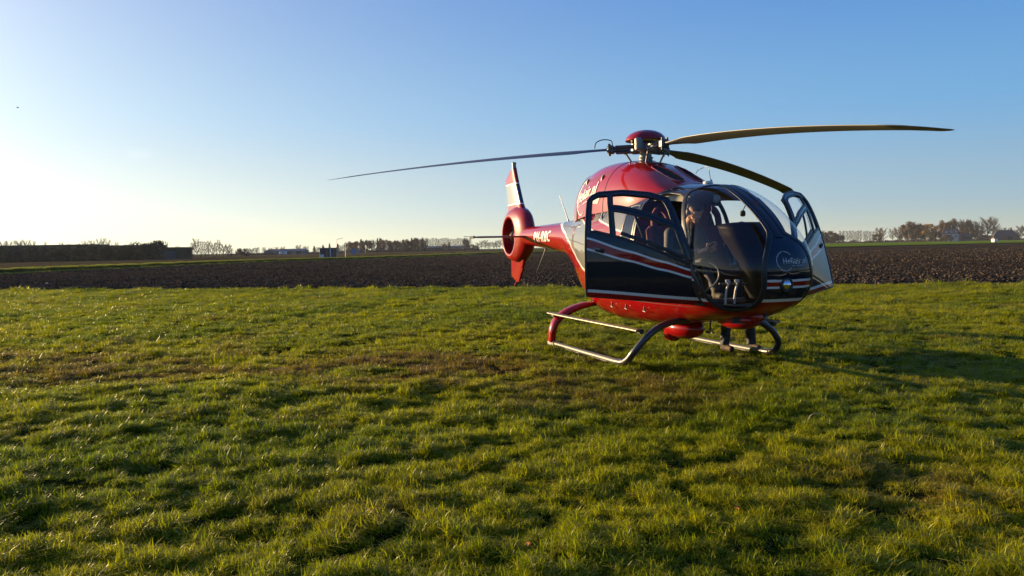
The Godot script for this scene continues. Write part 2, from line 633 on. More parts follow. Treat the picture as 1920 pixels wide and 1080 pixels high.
func grass() -> void:
	var m := vmat(0.40)
	m.metallic_specular = 0.28
	m.backlight_enabled = true
	m.backlight = Color(0.95, 1.0, 0.35)
	var kinds := [tuft_mesh(32, 0.048, 1, 0.046), tuft_mesh(32, 0.052, 2, 0.062), tuft_mesh(36, 0.055, 3, 0.036), tuft_mesh(30, 0.035, 4, 0.080), tuft_mesh(36, 0.065, 5, 0.042)]
	var at_ := [[], [], [], [], []]
	var total := 175000
	for n in total:
		# depth drawn so that tufts thin out with distance
		var d := 0.0
		if n % 5 < 2: d = sqrt(lerpf(2.6 * 2.6, 9.0 * 9.0, rng.randf()))
		else: d = lerpf(8.4, 36.0, pow(rng.randf(), 1.12))
		var x := rng.randf_range(-1.0, 1.0) * (0.70 * d + 1.4)
		var e := edge_depth(x)
		if d > e - 0.02: continue
		var lush := 0.7 * n_mid.get_noise_2d(x * 1.4 + 17.0, d * 1.6) + 0.75 * n_fine.get_noise_2d(x * 1.15, d * 1.15 + 3.0) + 0.8 * n_clump.get_noise_2d(x + 8.0, d)
		if lush < -0.30 and rng.randf() < 0.7: continue
		var dry := dryness(x, d)
		var k: int = [0, 2, 4, 0, 1][rng.randi() % 5]
		if lush > 0.25 and rng.randf() < 0.5: k = [1, 3][rng.randi() % 2]
		var sc := rng.randf_range(0.75, 1.15) * (1.0 + 0.7 * clampf(lush, -0.75, 0.9)) * (1.0 + 0.012 * d)
		if e - d < 0.5: sc *= rng.randf_range(1.0, 1.9)
		var wide := sc * (1.0 + 0.035 * d)
		at_[k].append([x, d, sc, wide, dry, lush])
	for k in 5:
		var mm := MultiMesh.new()
		mm.transform_format = MultiMesh.TRANSFORM_3D
		mm.use_colors = true
		mm.mesh = kinds[k]
		mm.instance_count = at_[k].size()
		for i in at_[k].size():
			var q: Array = at_[k][i]
			var b := Basis(Vector3.UP, rng.randf() * TAU) * Basis.from_scale(Vector3(q[3], q[2], q[3]))
			b = Basis.from_euler(Vector3(rng.randf_range(-0.2, 0.2), 0, rng.randf_range(-0.2, 0.2))) * b
			mm.set_instance_transform(i, Transform3D(b, Vector3(q[0], meadow_y(q[0], q[1]) - 0.006, -q[1])))
			var g := Color(0.18, 0.228, 0.003).lerp(Color(0.40, 0.375, 0.007), clampf(0.5 + 0.8 * n_big.get_noise_2d(q[0] * 2.2 + 60.0, q[1] * 2.2) + rng.randf_range(-0.35, 0.35), 0, 1))
			var mixd := clampf(q[4] * 1.25 + rng.randf_range(-0.18, 0.12), 0.0, 0.92)
			g = g.lerp(Color(0.20, 0.115, 0.042).lerp(Color(0.27, 0.19, 0.075), rng.randf()), mixd)
			mm.set_instance_color(i, g)
		var o := MultiMeshInstance3D.new()
		o.name = numbered("grass")
		o.multimesh = mm
		o.material_override = m
		add_child(o)
		struct(o, "stuff")
		tag(o, "short tussocky green grass with dry brown patches all over the meadow", "grass", "grass of the meadow")
	# long rank grass on the ditch bank
	var bt := MultiMesh.new()
	bt.transform_format = MultiMesh.TRANSFORM_3D
	bt.use_colors = true
	bt.mesh = kinds[3]
	bt.instance_count = 15000
	for i in 15000:
		var f := pow(rng.randf(), 1.2) * (bank_path.size() - 2)
		var k := int(f)
		var p: Vector3 = bank_path[k].lerp(bank_path[k + 1], f - k)
		var side := Vector3.UP.cross(bank_path[k + 1] - bank_path[k]).normalized()
		var o: float = [-1.6, 0.3, 0.6, 1.5, 3.0][rng.randi() % 5] + rng.randf_range(-0.6, 0.6)
		p += side * o
		p.y = -0.08 if o < -0.8 else 0.22 if o < 2.4 else 0.22
		var sc := rng.randf_range(1.6, 3.6) * (1.0 + 0.8 * n_mid.get_noise_2d(f * 0.35, o))
		bt.set_instance_transform(i, Transform3D(Basis(Vector3.UP, rng.randf() * TAU) * Basis.from_scale(Vector3(sc * 2.4, sc, sc * 2.4)), p))
		bt.set_instance_color(i, Color(0.15, 0.19, 0.015).lerp(Color(0.26, 0.25, 0.05), rng.randf()))
	var bo := MultiMeshInstance3D.new()
	bo.name = numbered("grass")
	bo.multimesh = bt
	bo.material_override = m
	add_child(bo)
	struct(bo, "stuff")
	tag(bo, "rank grass along the ditch bank beyond the ploughed field", "grass")


# ---------------------------------------------------------------- trees
# kind, x, z, height, crown width
const TREES := {
	"A": [["bare", -192.4, -299.2, 8.2, 3.2], ["bare", -189.7, -299.2, 8.0, 2.8], ["bare", -180.9, -290.5, 8.3, 3.5], ["bare", -174.0, -283.6, 8.1, 3.1], ["bare", -167.1, -276.6, 7.3, 2.6], ["bare", -168.8, -286.5, 7.3, 1.2], ["bare", -163.4, -287.3, 7.0, 1.6], ["bare", -154.6, -276.4, 6.5, 1.1], ["bare", -151.3, -276.5, 6.5, 1.3], ["bare", -164.2, -305.0, 7.6, 2.9], ["bare", -156.0, -294.6, 7.7, 2.4], ["bare", -147.1, -282.0, 7.8, 1.7], ["bare", -148.5, -288.0, 8.3, 2.1], ["bare", -154.8, -304.2, 7.8, 2.1], ["bare", -150.6, -301.9, 7.1, 1.4], ["bare", -144.1, -300.3, 6.9, 2.4], ["bare", -135.2, -286.8, 6.1, 1.6], ["bare", -131.6, -289.8, 6.4, 1.6], ["bare", -131.7, -295.3, 6.8, 2.8], ["bare", -122.3, -276.8, 6.3, 1.7], ["bare", -127.1, -291.7, 6.7, 1.2], ["bare", -119.6, -283.1, 4.8, 1.3]],
	"B": [["upright", -88.7, -218.0, 3.8, 1.5], ["upright", -93.0, -230.9, 5.0, 1.9], ["bare", -92.1, -231.3, 6.3, 2.2], ["upright", -85.2, -217.3, 5.2, 1.8], ["upright", -84.0, -217.0, 5.1, 1.8], ["bare", -85.7, -224.0, 5.6, 1.5], ["bare", -83.8, -222.2, 4.8, 1.8], ["upright", -82.8, -222.1, 4.9, 1.2], ["bare", -84.3, -228.2, 5.8, 1.2], ["bare", -83.7, -229.8, 4.5, 2.0], ["bare", -79.5, -222.1, 4.3, 2.1], ["upright", -79.7, -225.1, 3.1, 1.5]],
	"C": [["bare", -138.7, -400.3, 3.1, 2.7], ["bare", -132.6, -389.4, 4.1, 2.9], ["bare", -126.5, -380.6, 3.9, 2.3], ["bare", -136.5, -417.3, 4.1, 3.9], ["bare", -123.3, -383.4, 4.4, 2.6], ["bare", -129.5, -413.8, 4.6, 2.5], ["bare", -120.0, -394.7, 4.1, 2.4], ["bare", -124.0, -418.0, 4.5, 2.8], ["bare", -114.5, -396.0, 4.5, 2.9], ["bare", -112.5, -417.5, 5.4, 3.7], ["bare", -104.6, -402.2, 4.6, 3.3]],
	"D": [["conifer", -102.1, -409.6, 4.3, 2.8], ["bare", -105.1, -429.7, 4.1, 2.6], ["conifer", -101.6, -427.0, 4.9, 2.9], ["conifer", -98.2, -427.4, 5.7, 2.3], ["conifer", -91.9, -418.6, 5.3, 3.4], ["bare", -88.1, -408.9, 4.9, 3.3], ["conifer", -89.2, -425.6, 5.5, 2.3]],
	"E": [["dense", -100.3, -486.8, 6.8, 4.2], ["dense", -95.7, -474.5, 7.2, 4.8], ["dense", -99.5, -502.1, 7.5, 5.4], ["dense", -89.8, -462.6, 7.3, 4.6], ["conifer", -90.9, -479.0, 8.2, 5.1], ["dense", -84.8, -455.0, 7.9, 4.0], ["dense", -86.0, -471.4, 7.7, 5.1], ["bare", -83.0, -462.9, 7.8, 4.1], ["bare", -81.5, -462.0, 7.8, 4.3], ["bare", -83.6, -482.7, 8.4, 3.8], ["conifer", -77.3, -457.9, 8.3, 3.4], ["conifer", -83.1, -501.4, 9.0, 5.2], ["dense", -80.7, -497.9, 8.8, 4.3], ["dense", -76.4, -484.7, 8.2, 4.8], ["bare", -70.1, -455.3, 7.2, 3.4], ["dense", -70.2, -465.2, 7.6, 3.5], ["dense", -69.8, -472.5, 7.5, 4.1], ["bare", -71.3, -494.3, 7.7, 5.2], ["dense", -69.9, -496.2, 7.5, 4.1], ["conifer", -67.0, -491.3, 7.8, 4.5], ["dense", -60.8, -457.1, 7.8, 4.2], ["dense", -59.0, -456.0, 7.7, 4.2], ["conifer", -60.4, -481.2, 8.4, 4.5], ["dense", -57.0, -467.4, 8.2, 4.3], ["dense", -58.0, -492.3, 9.0, 5.2], ["bare", -53.6, -468.1, 8.3, 3.6], ["conifer", -51.8, -463.2, 8.1, 4.5], ["bare", -50.5, -464.6, 8.0, 4.5]],
	"F": [["upright", -65.6, -558.1, 9.7, 3.0], ["upright", -62.8, -548.1, 9.1, 3.4], ["upright", -61.9, -553.0, 9.9, 2.7], ["upright", -59.3, -547.0, 9.6, 2.6], ["upright", -59.0, -556.7, 9.9, 3.3], ["upright", -56.3, -549.7, 9.1, 3.3], ["upright", -56.9, -574.2, 10.2, 3.2], ["upright", -54.1, -565.0, 9.8, 3.3], ["upright", -53.4, -572.9, 9.4, 3.3], ["upright", -50.2, -555.0, 9.0, 3.6], ["upright", -48.5, -554.5, 9.5, 2.7], ["upright", -46.0, -542.5, 9.4, 3.2], ["upright", -44.7, -546.2, 9.7, 3.6], ["upright", -45.8, -578.0, 9.7, 2.9], ["upright", -41.3, -540.8, 8.8, 2.6], ["upright", -40.2, -550.4, 9.0, 3.1], ["upright", -40.6, -578.0, 9.1, 2.8], ["upright", -37.4, -556.2, 9.5, 3.5], ["upright", -35.4, -553.3, 9.4, 3.1], ["upright", -35.0, -571.5, 9.1, 3.1], ["upright", -32.3, -554.7, 9.5, 3.7], ["upright", -31.2, -564.2, 9.1, 3.3], ["upright", -28.7, -552.7, 9.2, 3.6], ["dense", -42.2, -500, 5.1, 2.7], ["conifer", -39.2, -500, 5.7, 3.0], ["dense", -28.4, -500, 7.9, 4.1], ["dense", -25.0, -500, 4.4, 2.7], ["dense", -22.6, -500, 3.7, 3.0]],
	"G": [["bare", -21.2, -505.6, 5.5, 3.8], ["bare", -19.9, -535.2, 6.9, 3.1], ["bare", -16.7, -513.7, 7.2, 3.9], ["bare", -14.0, -500.5, 5.7, 4.1], ["bare", -11.2, -507.9, 6.0, 3.6], ["bare", -9.1, -501.4, 6.6, 2.8], ["bare", -7.7, -533.5, 7.4, 3.2], ["bare", -4.4, -502.3, 7.4, 2.8], ["bare", -1.4, -500.6, 5.4, 4.0], ["bare", 0.6, -523.4, 6.9, 3.1], ["bare", 3.7, -522.8, 6.6, 3.6], ["bare", 6.1, -539.7, 5.8, 3.8], ["bare", 7.8, -526.7, 5.4, 3.5]],
	"H": [["bush", 192.5, -492.8, 7.3, 7.3], ["bush", 197.0, -494.1, 8.5, 8.7], ["bush", 203.6, -500.5, 8.5, 8.1], ["bush", 201.4, -487.1, 7.3, 5.9], ["upright", 222.1, -533.6, 9.1, 2.8], ["upright", 224.9, -534.9, 9.1, 3.3], ["upright", 232.0, -546.0, 8.9, 3.0], ["upright", 228.0, -531.8, 9.0, 3.3], ["upright", 235.6, -544.7, 9.2, 2.7], ["upright", 233.6, -536.0, 8.6, 2.8], ["upright", 237.5, -541.2, 9.2, 2.6], ["upright", 235.8, -533.1, 9.1, 3.4], ["upright", 240.7, -538.8, 8.6, 2.6], ["upright", 242.0, -537.6, 8.9, 3.3], ["upright", 245.0, -539.4, 8.5, 2.8], ["upright", 244.2, -532.5, 8.4, 2.7], ["dense", 243.6, -526.4, 7.3, 5.0], ["bare", 246.4, -529.2, 10.9, 5.4], ["bare", 240.0, -510.4, 10.2, 4.8], ["bare", 247.9, -513.8, 9.7, 4.9], ["bare", 253.6, -518.5, 10.5, 5.6], ["bare", 257.7, -521.0, 11.5, 4.9]],
	"I": [["bush", 252.9, -504.5, 12.2, 8.2], ["bush", 255.2, -500.9, 14.0, 9.5], ["bush", 257.6, -500.3, 10.9, 7.4], ["gold", 259.6, -495.8, 12.1, 6.7], ["gold", 266.1, -502.4, 12.5, 7.5], ["bush", 269.0, -501.3, 9.4, 5.4]],
	"J": [["dense", 308.7, -568.9, 13.1, 6.9], ["dense", 304.2, -553.8, 15.3, 7.5], ["dense", 307.2, -552.5, 16.3, 6.7], ["dense", 314.7, -557.1, 16.0, 6.8], ["bare", 318.9, -556.5, 16.6, 6.8], ["dense", 322.2, -559.1, 14.8, 6.4], ["dense", 322.3, -553.4, 15.3, 6.7], ["bare", 331.2, -564.1, 12.5, 5.3], ["dense", 328.4, -566.5, 9.1, 7.7], ["dense", 324.9, -550.1, 7.7, 6.7], ["bare", 337.1, -568.2, 13.7, 5.4], ["bare", 332.6, -551.8, 17.7, 11.2], ["bare", 338.9, -556.1, 16.2, 8.3], ["bare", 343.4, -559.7, 11.0, 5.3]],
	"K": [["bare", 347.2, -558.5, 9.4, 4.9], ["bare", 347.9, -554.3, 9.2, 4.5], ["conifer", 357.1, -564.6, 8.9, 4.6], ["bare", 362.3, -566.8, 8.5, 3.8], ["bare", 357.5, -554.6, 10.6, 6.7], ["bare", 359.6, -553.3, 10.9, 6.0], ["bare", 370.3, -560.4, 10.1, 6.1]],
	"M": [["bare", -60, 95, 11, 8], ["dense", -38, 88, 10, 8], ["bare", -21, 92, 12, 9], ["dense", -6, 84, 9, 8], ["dense", 9, 90, 11, 9], ["bare", 24, 86, 12, 9], ["dense", 44, 95, 10, 9], ["bare", 66, 90, 11, 8]],
}
const TREE_PLACE := {
	"A": ["behind the long low building on the left", "trees behind the long low building"],
	"B": ["in the copse right of the long low building", "copse beside the long low building"],
	"C": ["in the thin row beside the far grey shed", "thin far row by the grey shed"],
	"D": ["near the dark kiosk and lamp post", "trees around the kiosk"],
	"E": ["in the wood right of the kiosk", "wood right of the kiosk"],
	"F": ["in the tall row left of the tail", "tall row left of the tail"],
	"G": ["in the row directly behind the tail fin", "row behind the tail fin"],
	"H": ["in the row right of the open left door", "row right of the helicopter nose"],
	"I": ["in the clump left of the white house", "clump left of the white house"],
	"J": ["in the grove around the white house", "grove around the white house"],
	"K": ["by the dark barn at the right edge", "trees by the dark barn"],
	"M": ["mirrored in the windscreen", "trees mirrored in the windscreen"],
}
const KIND_WORDS := {"bare": "bare twiggy tree", "upright": "slim bare upright tree", "conifer": "dark pointed conifer", "dense": "dark dense brownish tree", "bush": "rounded brown bushy tree", "gold": "golden yellow willow"}

# unit trees: one metre high, one metre across; placed with their real size
func tree_meshes(kind: String, sd: int) -> Array:
	var r := RandomNumberGenerator.new()
	r.seed = sd * 101 + kind.hash() % 1000
	var tr := MB.new()
	var tw := MB.new()
	var bark := Color(0.06, 0.047, 0.036)
	if kind in ["bare", "upright"]:
		var up := kind == "upright"
		var col := Color(0.095, 0.064, 0.040)
		var lean := r.randf_range(-0.03, 0.03)
		tr.tube([Vector3(0, -0.02, 0), Vector3(lean, 0.2, 0.01), Vector3(-lean, 0.5, 0), Vector3(lean, 0.8 if not up else 0.95, 0.0)], [0.030, 0.022, 0.013, 0.004], 7, false, bark)
		var heads := []
		for i in (16 if not up else 22):
			var y := lerpf(0.20, 0.72, i / 15.0) if not up else lerpf(0.14, 0.86, i / 21.0)
			var a := i * 2.4 + r.randf_range(-0.4, 0.4)
			var reach := (0.44 if not up else 0.40) * sqrt(maxf(0.05, 1.0 - pow((y - 0.42) / 0.55, 2.0))) * r.randf_range(0.65, 1.05)
			var rise := r.randf_range(0.16, 0.30) if not up else r.randf_range(0.10, 0.18)
			var p0 := Vector3(lean * 0.5, y, 0)
			var p2 := Vector3(cos(a) * reach, minf(y + rise, 0.95), sin(a) * reach)
			var p1 := p0.lerp(p2, 0.5) - Vector3(0, rise * 0.18, 0)
			tr.tube([p0, p1, p2], [0.010, 0.006, 0.003], 4, false, bark, false)
			heads.append([p0, p1, p2])
		for i in (2300 if not up else 1500):
			var hd: Array = heads[r.randi() % heads.size()]
			var t := pow(r.randf(), 0.6)
			var p: Vector3 = hd[0].lerp(hd[1], t * 2.0) if t < 0.5 else hd[1].lerp(hd[2], t * 2.0 - 1.0)
			p += Vector3(r.randf_range(-1, 1), r.randf_range(-0.6, 1), r.randf_range(-1, 1)) * (0.075 if not up else 0.06) * t
			var d := (Vector3(p.x, 0.0, p.z) * (1.6 if not up else 0.7) + Vector3(r.randf_range(-1, 1) * 0.5, r.randf_range(0.1, 1.0), r.randf_range(-1, 1) * 0.5)).normalized()
			var l := r.randf_range(0.05, 0.13)
			if p.y + d.y * l > 1.0: continue
			var s := d.cross(Vector3(r.randf_range(-1, 1), r.randf_range(-1, 1), r.randf_range(-1, 1))).normalized() * r.randf_range(0.0022, 0.0045)
			tw.flat_tri(p - s, p + s, p + d * l, col * r.randf_range(0.7, 1.3))
	else:
		tr.tube([Vector3(0, -0.02, 0), Vector3(0.01, 0.3, 0), Vector3(0, 0.7, 0.01)], [0.035, 0.026, 0.012], 7, false, bark)
		var lobes := []
		var cols := {"dense": [Color(0.045, 0.030, 0.014), Color(0.135, 0.066, 0.020)], "conifer": [Color(0.022, 0.034, 0.018), Color(0.045, 0.055, 0.028)], "bush": [Color(0.060, 0.039, 0.022), Color(0.115, 0.070, 0.036)], "gold": [Color(0.34, 0.16, 0.018), Color(0.56, 0.30, 0.045)], "scrub": [Color(0.04, 0.045, 0.02), Color(0.075, 0.07, 0.03)], "shrub": [Color(0.10, 0.085, 0.025), Color(0.17, 0.13, 0.04)]}
		var n_lobe := 22
		if kind == "conifer":
			for i in 15:
				var y := 0.1 + 0.86 * i / 14.0
				lobes.append([Vector3(r.randf_range(-1, 1) * 0.12 * (1.05 - y), y, r.randf_range(-1, 1) * 0.12 * (1.05 - y)), Vector3(0.50 * (1.04 - y) + 0.02, 0.07, 0.50 * (1.04 - y) + 0.02)])
		else:
			for i in n_lobe:
				var a := r.randf() * TAU
				var y := r.randf_range(0.2, 0.86)
				var reach := sqrt(maxf(0.0, 1.0 - pow((y - 0.5) / 0.52, 2.0))) * 0.34
				if kind in ["bush", "shrub", "scrub"]: reach = sqrt(maxf(0.0, 1.0 - pow((y - 0.25) / 0.75, 2.0))) * 0.34
				lobes.append([Vector3(cos(a) * reach, y, sin(a) * reach), Vector3.ONE * r.randf_range(0.11, 0.19)])
			for lb in lobes:
				tr.tube([Vector3(0, lb[0].y * 0.45, 0), lb[0]], [0.010, 0.004], 4, false, bark, false)
		for lb in lobes:
			for k in 110:
				var d := Vector3(r.randf_range(-1, 1), r.randf_range(-1, 1), r.randf_range(-1, 1)).normalized()
				var p: Vector3 = lb[0] + d * lb[1] * pow(r.randf(), 0.45)
				if p.y < 0.03: continue
				var s := r.randf_range(0.016, 0.042)
				var u := Vector3(r.randf_range(-1, 1), r.randf_range(-1, 1), r.randf_range(-1, 1)).normalized() * s
				var w := u.cross(d).normalized() * s * 0.7
				var col: Color = cols[kind][0].lerp(cols[kind][1], r.randf())
				tw.flat_tri(p - u - w, p + u - w * 0.4, p + w, col)
			# fine shoots that break the outline
			for k in 16:
				var d := Vector3(r.randf_range(-1, 1), r.randf_range(0, 1.2), r.randf_range(-1, 1)).normalized()
				var p: Vector3 = lb[0] + d * lb[1] * 0.8
				var s := d.cross(Vector3(r.randf(), r.randf(), 1)).normalized() * 0.0035
				tw.flat_tri(p - s, p + s, p + d * r.randf_range(0.05, 0.11), cols[kind][0])
	return [tr.mesh(), tw.mesh()]

func trees() -> void:
	var proto := {}
	for kind in ["bare", "upright", "conifer", "dense", "bush", "gold", "shrub", "scrub"]:
		for v in 3: proto[kind + str(v)] = tree_meshes(kind, v)
	for g in TREES:
		var list: Array = TREES[g].duplicate()
		list.sort_custom(func(a, b): return a[1] / a[2] > b[1] / b[2])
		var n := 0
		for t in list:
			var words: String = KIND_WORDS[t[0]]
			var label := "%s %s, %s from left" % [words, TREE_PLACE[g][0], ORD[n]]
			if g == "M": label = "leafless tree mirrored faintly in the lower windscreen"
			plant(proto, t[0], "tree", label, t[1], t[2], t[3], t[4], TREE_PLACE[g][1])
			n += 1
	# autumn shrubs along the foot of the long building
	for i in 30:
		plant(proto, "scrub" if i % 3 else "shrub", "shrub", "%s shrub against the long low building, %s from left" % ["dark olive" if i % 3 else "yellow-brown", ORD[i]], -147.0 + i * 2.08 + rng.randf_range(-0.6, 0.6), -205.5 + i * 0.40 - rng.randf(), rng.randf_range(3.3, 5.2), rng.randf_range(3.8, 5.6), "shrubs along the long building")
	plant(proto, "bush", "shrub", "brown shrub half hiding the left end of the white house", 287.5, -522.0, 5.0, 7.0)
	plant(proto, "bush", "shrub", "brown shrub between the white house and the dark barn", 314.0, -524.0, 4.5, 7.5)
	plant(proto, "bush", "shrub", "dark rounded shrub right of the copse and left of the grey shed", -96.0, -282.0, 3.2, 4.0)
	plant(proto, "shrub", "shrub", "pale straw-yellow shrub below the golden willows", 266.0, -488.0, 3.3, 4.2)
	hedge(proto)

func plant(proto: Dictionary, kind: String, cat: String, label: String, x: float, z: float, h: float, w: float, group := "") -> void:
	var names := {"bare": "bare_tree", "upright": "slender_tree", "conifer": "conifer_tree", "dense": "dense_tree", "bush": "bushy_tree", "gold": "willow_tree", "shrub": "shrub"}
	var p: Array = proto[kind + str(rng.randi() % 3)]
	var o := thing("shrub" if cat == "shrub" else names[kind], label, cat, Vector3(x, -0.1, z), rng.randf() * TAU, group)
	o.scale = Vector3(w, h, w) * (Vector3(1.3, 1.0, 1.3) if kind in ["bare", "upright"] else Vector3(1.45, 1.0, 1.45) if kind in ["dense", "bush", "conifer"] else Vector3(1.2, 1.0, 1.2))
	obj("trunk" if cat == "tree" else "stem", p[0], M.bark, o)
	obj("crown", p[1], M.twig if kind in ["bare", "upright"] else M.leafy, o)

func hedge(proto: Dictionary) -> void:
	for run in [[[200.0, 545.0, 380.0, 570.0, 3.2, 900], "brown winter hedge along the far side of the green field"], [[-105.0, 455.0, -20.0, 490.0, 3.4, 900], "low dark undergrowth at the foot of the wood"], [[-140.0, 390.0, -92.0, 400.0, 1.8, 300], "low brown scrub in front of the far grey shed"]]:
		var r: Array = run[0]
		var mb := MB.new()
		for i in int(r[5]):
			var t := rng.randf()
			var c := Vector3(lerpf(r[0], r[2], t), 0, -lerpf(r[1], r[3], t) + rng.randf_range(-1.5, 1.5))
			var hh: float = r[4] * (0.55 + 0.45 * n_mid.get_noise_1d(t * 60.0)) * rng.randf_range(0.6, 1.0)
			for k in 9:
				var p := c + Vector3(rng.randf_range(-1.2, 1.2), rng.randf() * hh, rng.randf_range(-1, 1))
				var u := Vector3(rng.randf_range(-1, 1), rng.randf_range(-1, 1), rng.randf_range(-1, 1)).normalized() * 0.45
				var w := Vector3(rng.randf_range(-1, 1), 1, rng.randf_range(-1, 1)).normalized() * 0.4
				mb.flat_tri(p - u, p + u, p + w, Color(0.075, 0.05, 0.034).lerp(Color(0.14, 0.092, 0.055), rng.randf()))
		var o := obj("hedge", mb, M.leafy)
		struct(o, "stuff")
		tag(o, run[1], "hedge")

# ---------------------------------------------------------------- far buildings and things
func quad_roof(mb: MB, w: float, d: float, y0: float, y1: float, hip: float, over := 0.35) -> void:
	var a := w / 2 + over
	var b := d / 2 + over
	var r := w / 2 - hip
	var p := [Vector3(-a, y0, b), Vector3(a, y0, b), Vector3(a, y0, -b), Vector3(-a, y0, -b), Vector3(-r, y1, 0), Vector3(r, y1, 0)]
	mb.flat_quad(p[0], p[1], p[5], p[4]); mb.flat_quad(p[2], p[3], p[4], p[5])
	mb.flat_tri(p[1], p[2], p[5]); mb.flat_tri(p[3], p[0], p[4])
	mb.flat_quad(p[3] - Vector3(0, 0.12, 0), p[2] - Vector3(0, 0.12, 0), p[1] - Vector3(0, 0.12, 0), p[0] - Vector3(0, 0.12, 0))
	for i in 4:
		var s: Vector3 = p[i]
		var e: Vector3 = p[(i + 1) % 4]
		mb.flat_quad(s - Vector3(0, 0.12, 0), e - Vector3(0, 0.12, 0), e, s)

func one_box(c: Vector3, s: Vector3, b := 0.0) -> MB:
	var mb := MB.new()
	mb.box(at(c), s, b)
	return mb

func far_buildings() -> void:
	var clad := tri_mat(noise_tex(0.03, lin(0.055, 0.062, 0.038), lin(0.085, 0.088, 0.055), 41), 0.2, 0.85)
	var fascia := tri_mat(noise_tex(0.03, lin(0.08, 0.068, 0.038), lin(0.115, 0.09, 0.05), 42), 0.2, 0.85)
	var pane := mat(lin(0.05, 0.07, 0.10), 0.12)
	var pale := mat(lin(0.42, 0.44, 0.47), 0.7)
	var slate := mat(lin(0.022, 0.025, 0.034), 0.75)
	var brick := mat(lin(0.22, 0.085, 0.05), 0.9)
	# long low building at the left edge
	var b := thing("long_building", "long low dark building with stepped flat roof at left edge", "building", Vector3(-117.5, 0, -212.0), 0.19)
	for s in [[-26.0, 44.0, 4.45], [9.2, 25.4, 4.05], [25.6, 6.4, 3.3]]:
		obj("wall", one_box(Vector3(s[0], s[2] / 2 - 0.3, 0), Vector3(s[1] if s[0] > -20 else 66.0, s[2] - 0.6 + 0.6, 14.0)), clad, b)
		obj("roof_edge", one_box(Vector3(s[0], s[2] - 0.35, 0), Vector3((s[1] if s[0] > -20 else 66.0) + 0.3, 0.75, 14.3)), fascia, b)
	for i in 9:
		obj("cladding_panel", one_box(Vector3(-50.0 + i * 5.2, 1.7, 7.06), Vector3(5.0, 2.9, 0.08)), clad, b)
	for i in 4:
		obj("window", one_box(Vector3(-9.0 + i * 4.6, 2.4, 7.08), Vector3(2.4, 0.8, 0.1)), pane, b)
	obj("window", one_box(Vector3(-22.0, 3.2, 7.1), Vector3(4.5, 0.35, 0.12)), mat(lin(0.3, 0.33, 0.38), 0.3), b)
	obj("door", one_box(Vector3(26.0, 1.2, 7.08), Vector3(2.6, 2.3, 0.1)), mat(lin(0.06, 0.065, 0.06), 0.6), b)
	# far grey shed
	b = thing("far_shed", "long far grey shed with low roof between the copse and the kiosk", "shed", Vector3(-113.0, 0, -398.0), 0.05)
	obj("wall", one_box(Vector3(0, 1.0, 0), Vector3(20, 2.1, 9)), mat(lin(0.16, 0.17, 0.17), 0.8), b)
	var mb := MB.new(); quad_roof(mb, 20, 9, 2.0, 3.0, 1.0)
	obj("roof", mb, mat(lin(0.10, 0.115, 0.12), 0.7), b)
	for i in 4: obj("door", one_box(Vector3(-7.0 + i * 4.6, 0.9, 4.54), Vector3(2.4, 1.8, 0.08)), mat(lin(0.06, 0.065, 0.07), 0.7), b)
	b = thing("far_barn", "dark blue-grey barn under the tall bare row left of the tail", "shed", Vector3(-43.0, 0, -530.0), 0.0)
	obj("wall", one_box(Vector3(0, 1.2, 0), Vector3(30, 2.5, 10)), mat(lin(0.07, 0.085, 0.095), 0.8), b)
	mb = MB.new(); quad_roof(mb, 30, 10, 2.4, 3.5, 0.2)
	obj("roof", mb, mat(lin(0.055, 0.066, 0.075), 0.7), b)
	# kiosk
	b = thing("kiosk", "small dark kiosk with pale panel beside the lamp post", "kiosk", Vector3(-38.2, 0.15, -165.0), -0.2)
	obj("wall", one_box(Vector3(0, 0.95, 0), Vector3(2.9, 1.9, 2.2), 0.02), mat(lin(0.02, 0.026, 0.04), 0.6), b)
	obj("roof", one_box(Vector3(0.05, 1.97, 0), Vector3(3.3, 0.14, 2.6), 0.02), mat(lin(0.05, 0.07, 0.11), 0.6), b)
	obj("panel", one_box(Vector3(-0.95, 0.36, 1.13), Vector3(0.95, 0.62, 0.06), 0.01), mat(lin(0.42, 0.52, 0.56), 0.6), b)
	obj("door", one_box(Vector3(0.2, 0.85, 1.13), Vector3(0.5, 1.6, 0.06), 0.01), mat(lin(0.18, 0.06, 0.025), 0.6), b)
	obj("post", one_box(Vector3(0.98, 0.95, 1.14), Vector3(0.22, 1.85, 0.08), 0.01), mat(lin(0.5, 0.53, 0.58), 0.6), b)
	# white house among the trees
	b = thing("white_house", "white house with dark blue roof and three dormers among the trees", "house", Vector3(295.0, 0, -530.0), -0.5)
	obj("wall", one_box(Vector3(0, 2.6, 0), Vector3(10.5, 5.4, 8.0)), pale, b)
	mb = MB.new(); quad_roof(mb, 10.5, 8, 5.2, 8.8, 1.6)
	var roof := obj("roof", mb, slate, b)
	for i in 3: obj("dormer", one_box(Vector3(-2.9 + i * 2.9, 6.2, 2.9), Vector3(1.2, 1.2, 1.6)), pale, roof)
	obj("chimney", one_box(Vector3(3.4, 8.9, 0), Vector3(0.9, 1.4, 0.9)), pale, roof)
	for i in 3: obj("window", one_box(Vector3(-3.2 + i * 3.0, 3.4, 4.05), Vector3(1.2, 1.6, 0.12)), pane, b)
	obj("brick_wall", one_box(Vector3(4.7, 2.5, 4.06), Vector3(1.1, 5.0, 0.12)), brick, b)
	obj("door", one_box(Vector3(-0.2, 1.1, 4.05), Vector3(1.1, 2.1, 0.12)), pane, b)
	b = thing("annex", "low dark roofed annex joined to the right of the white house", "house", Vector3(306.0, 0, -534.0), -0.35)
	obj("wall", one_box(Vector3(0, 1.4, 0), Vector3(9, 3, 6)), mat(lin(0.10, 0.08, 0.07), 0.9), b)
	mb = MB.new(); quad_roof(mb, 9, 6, 2.8, 5.2, 1.5)
	obj("roof", mb, slate, b)
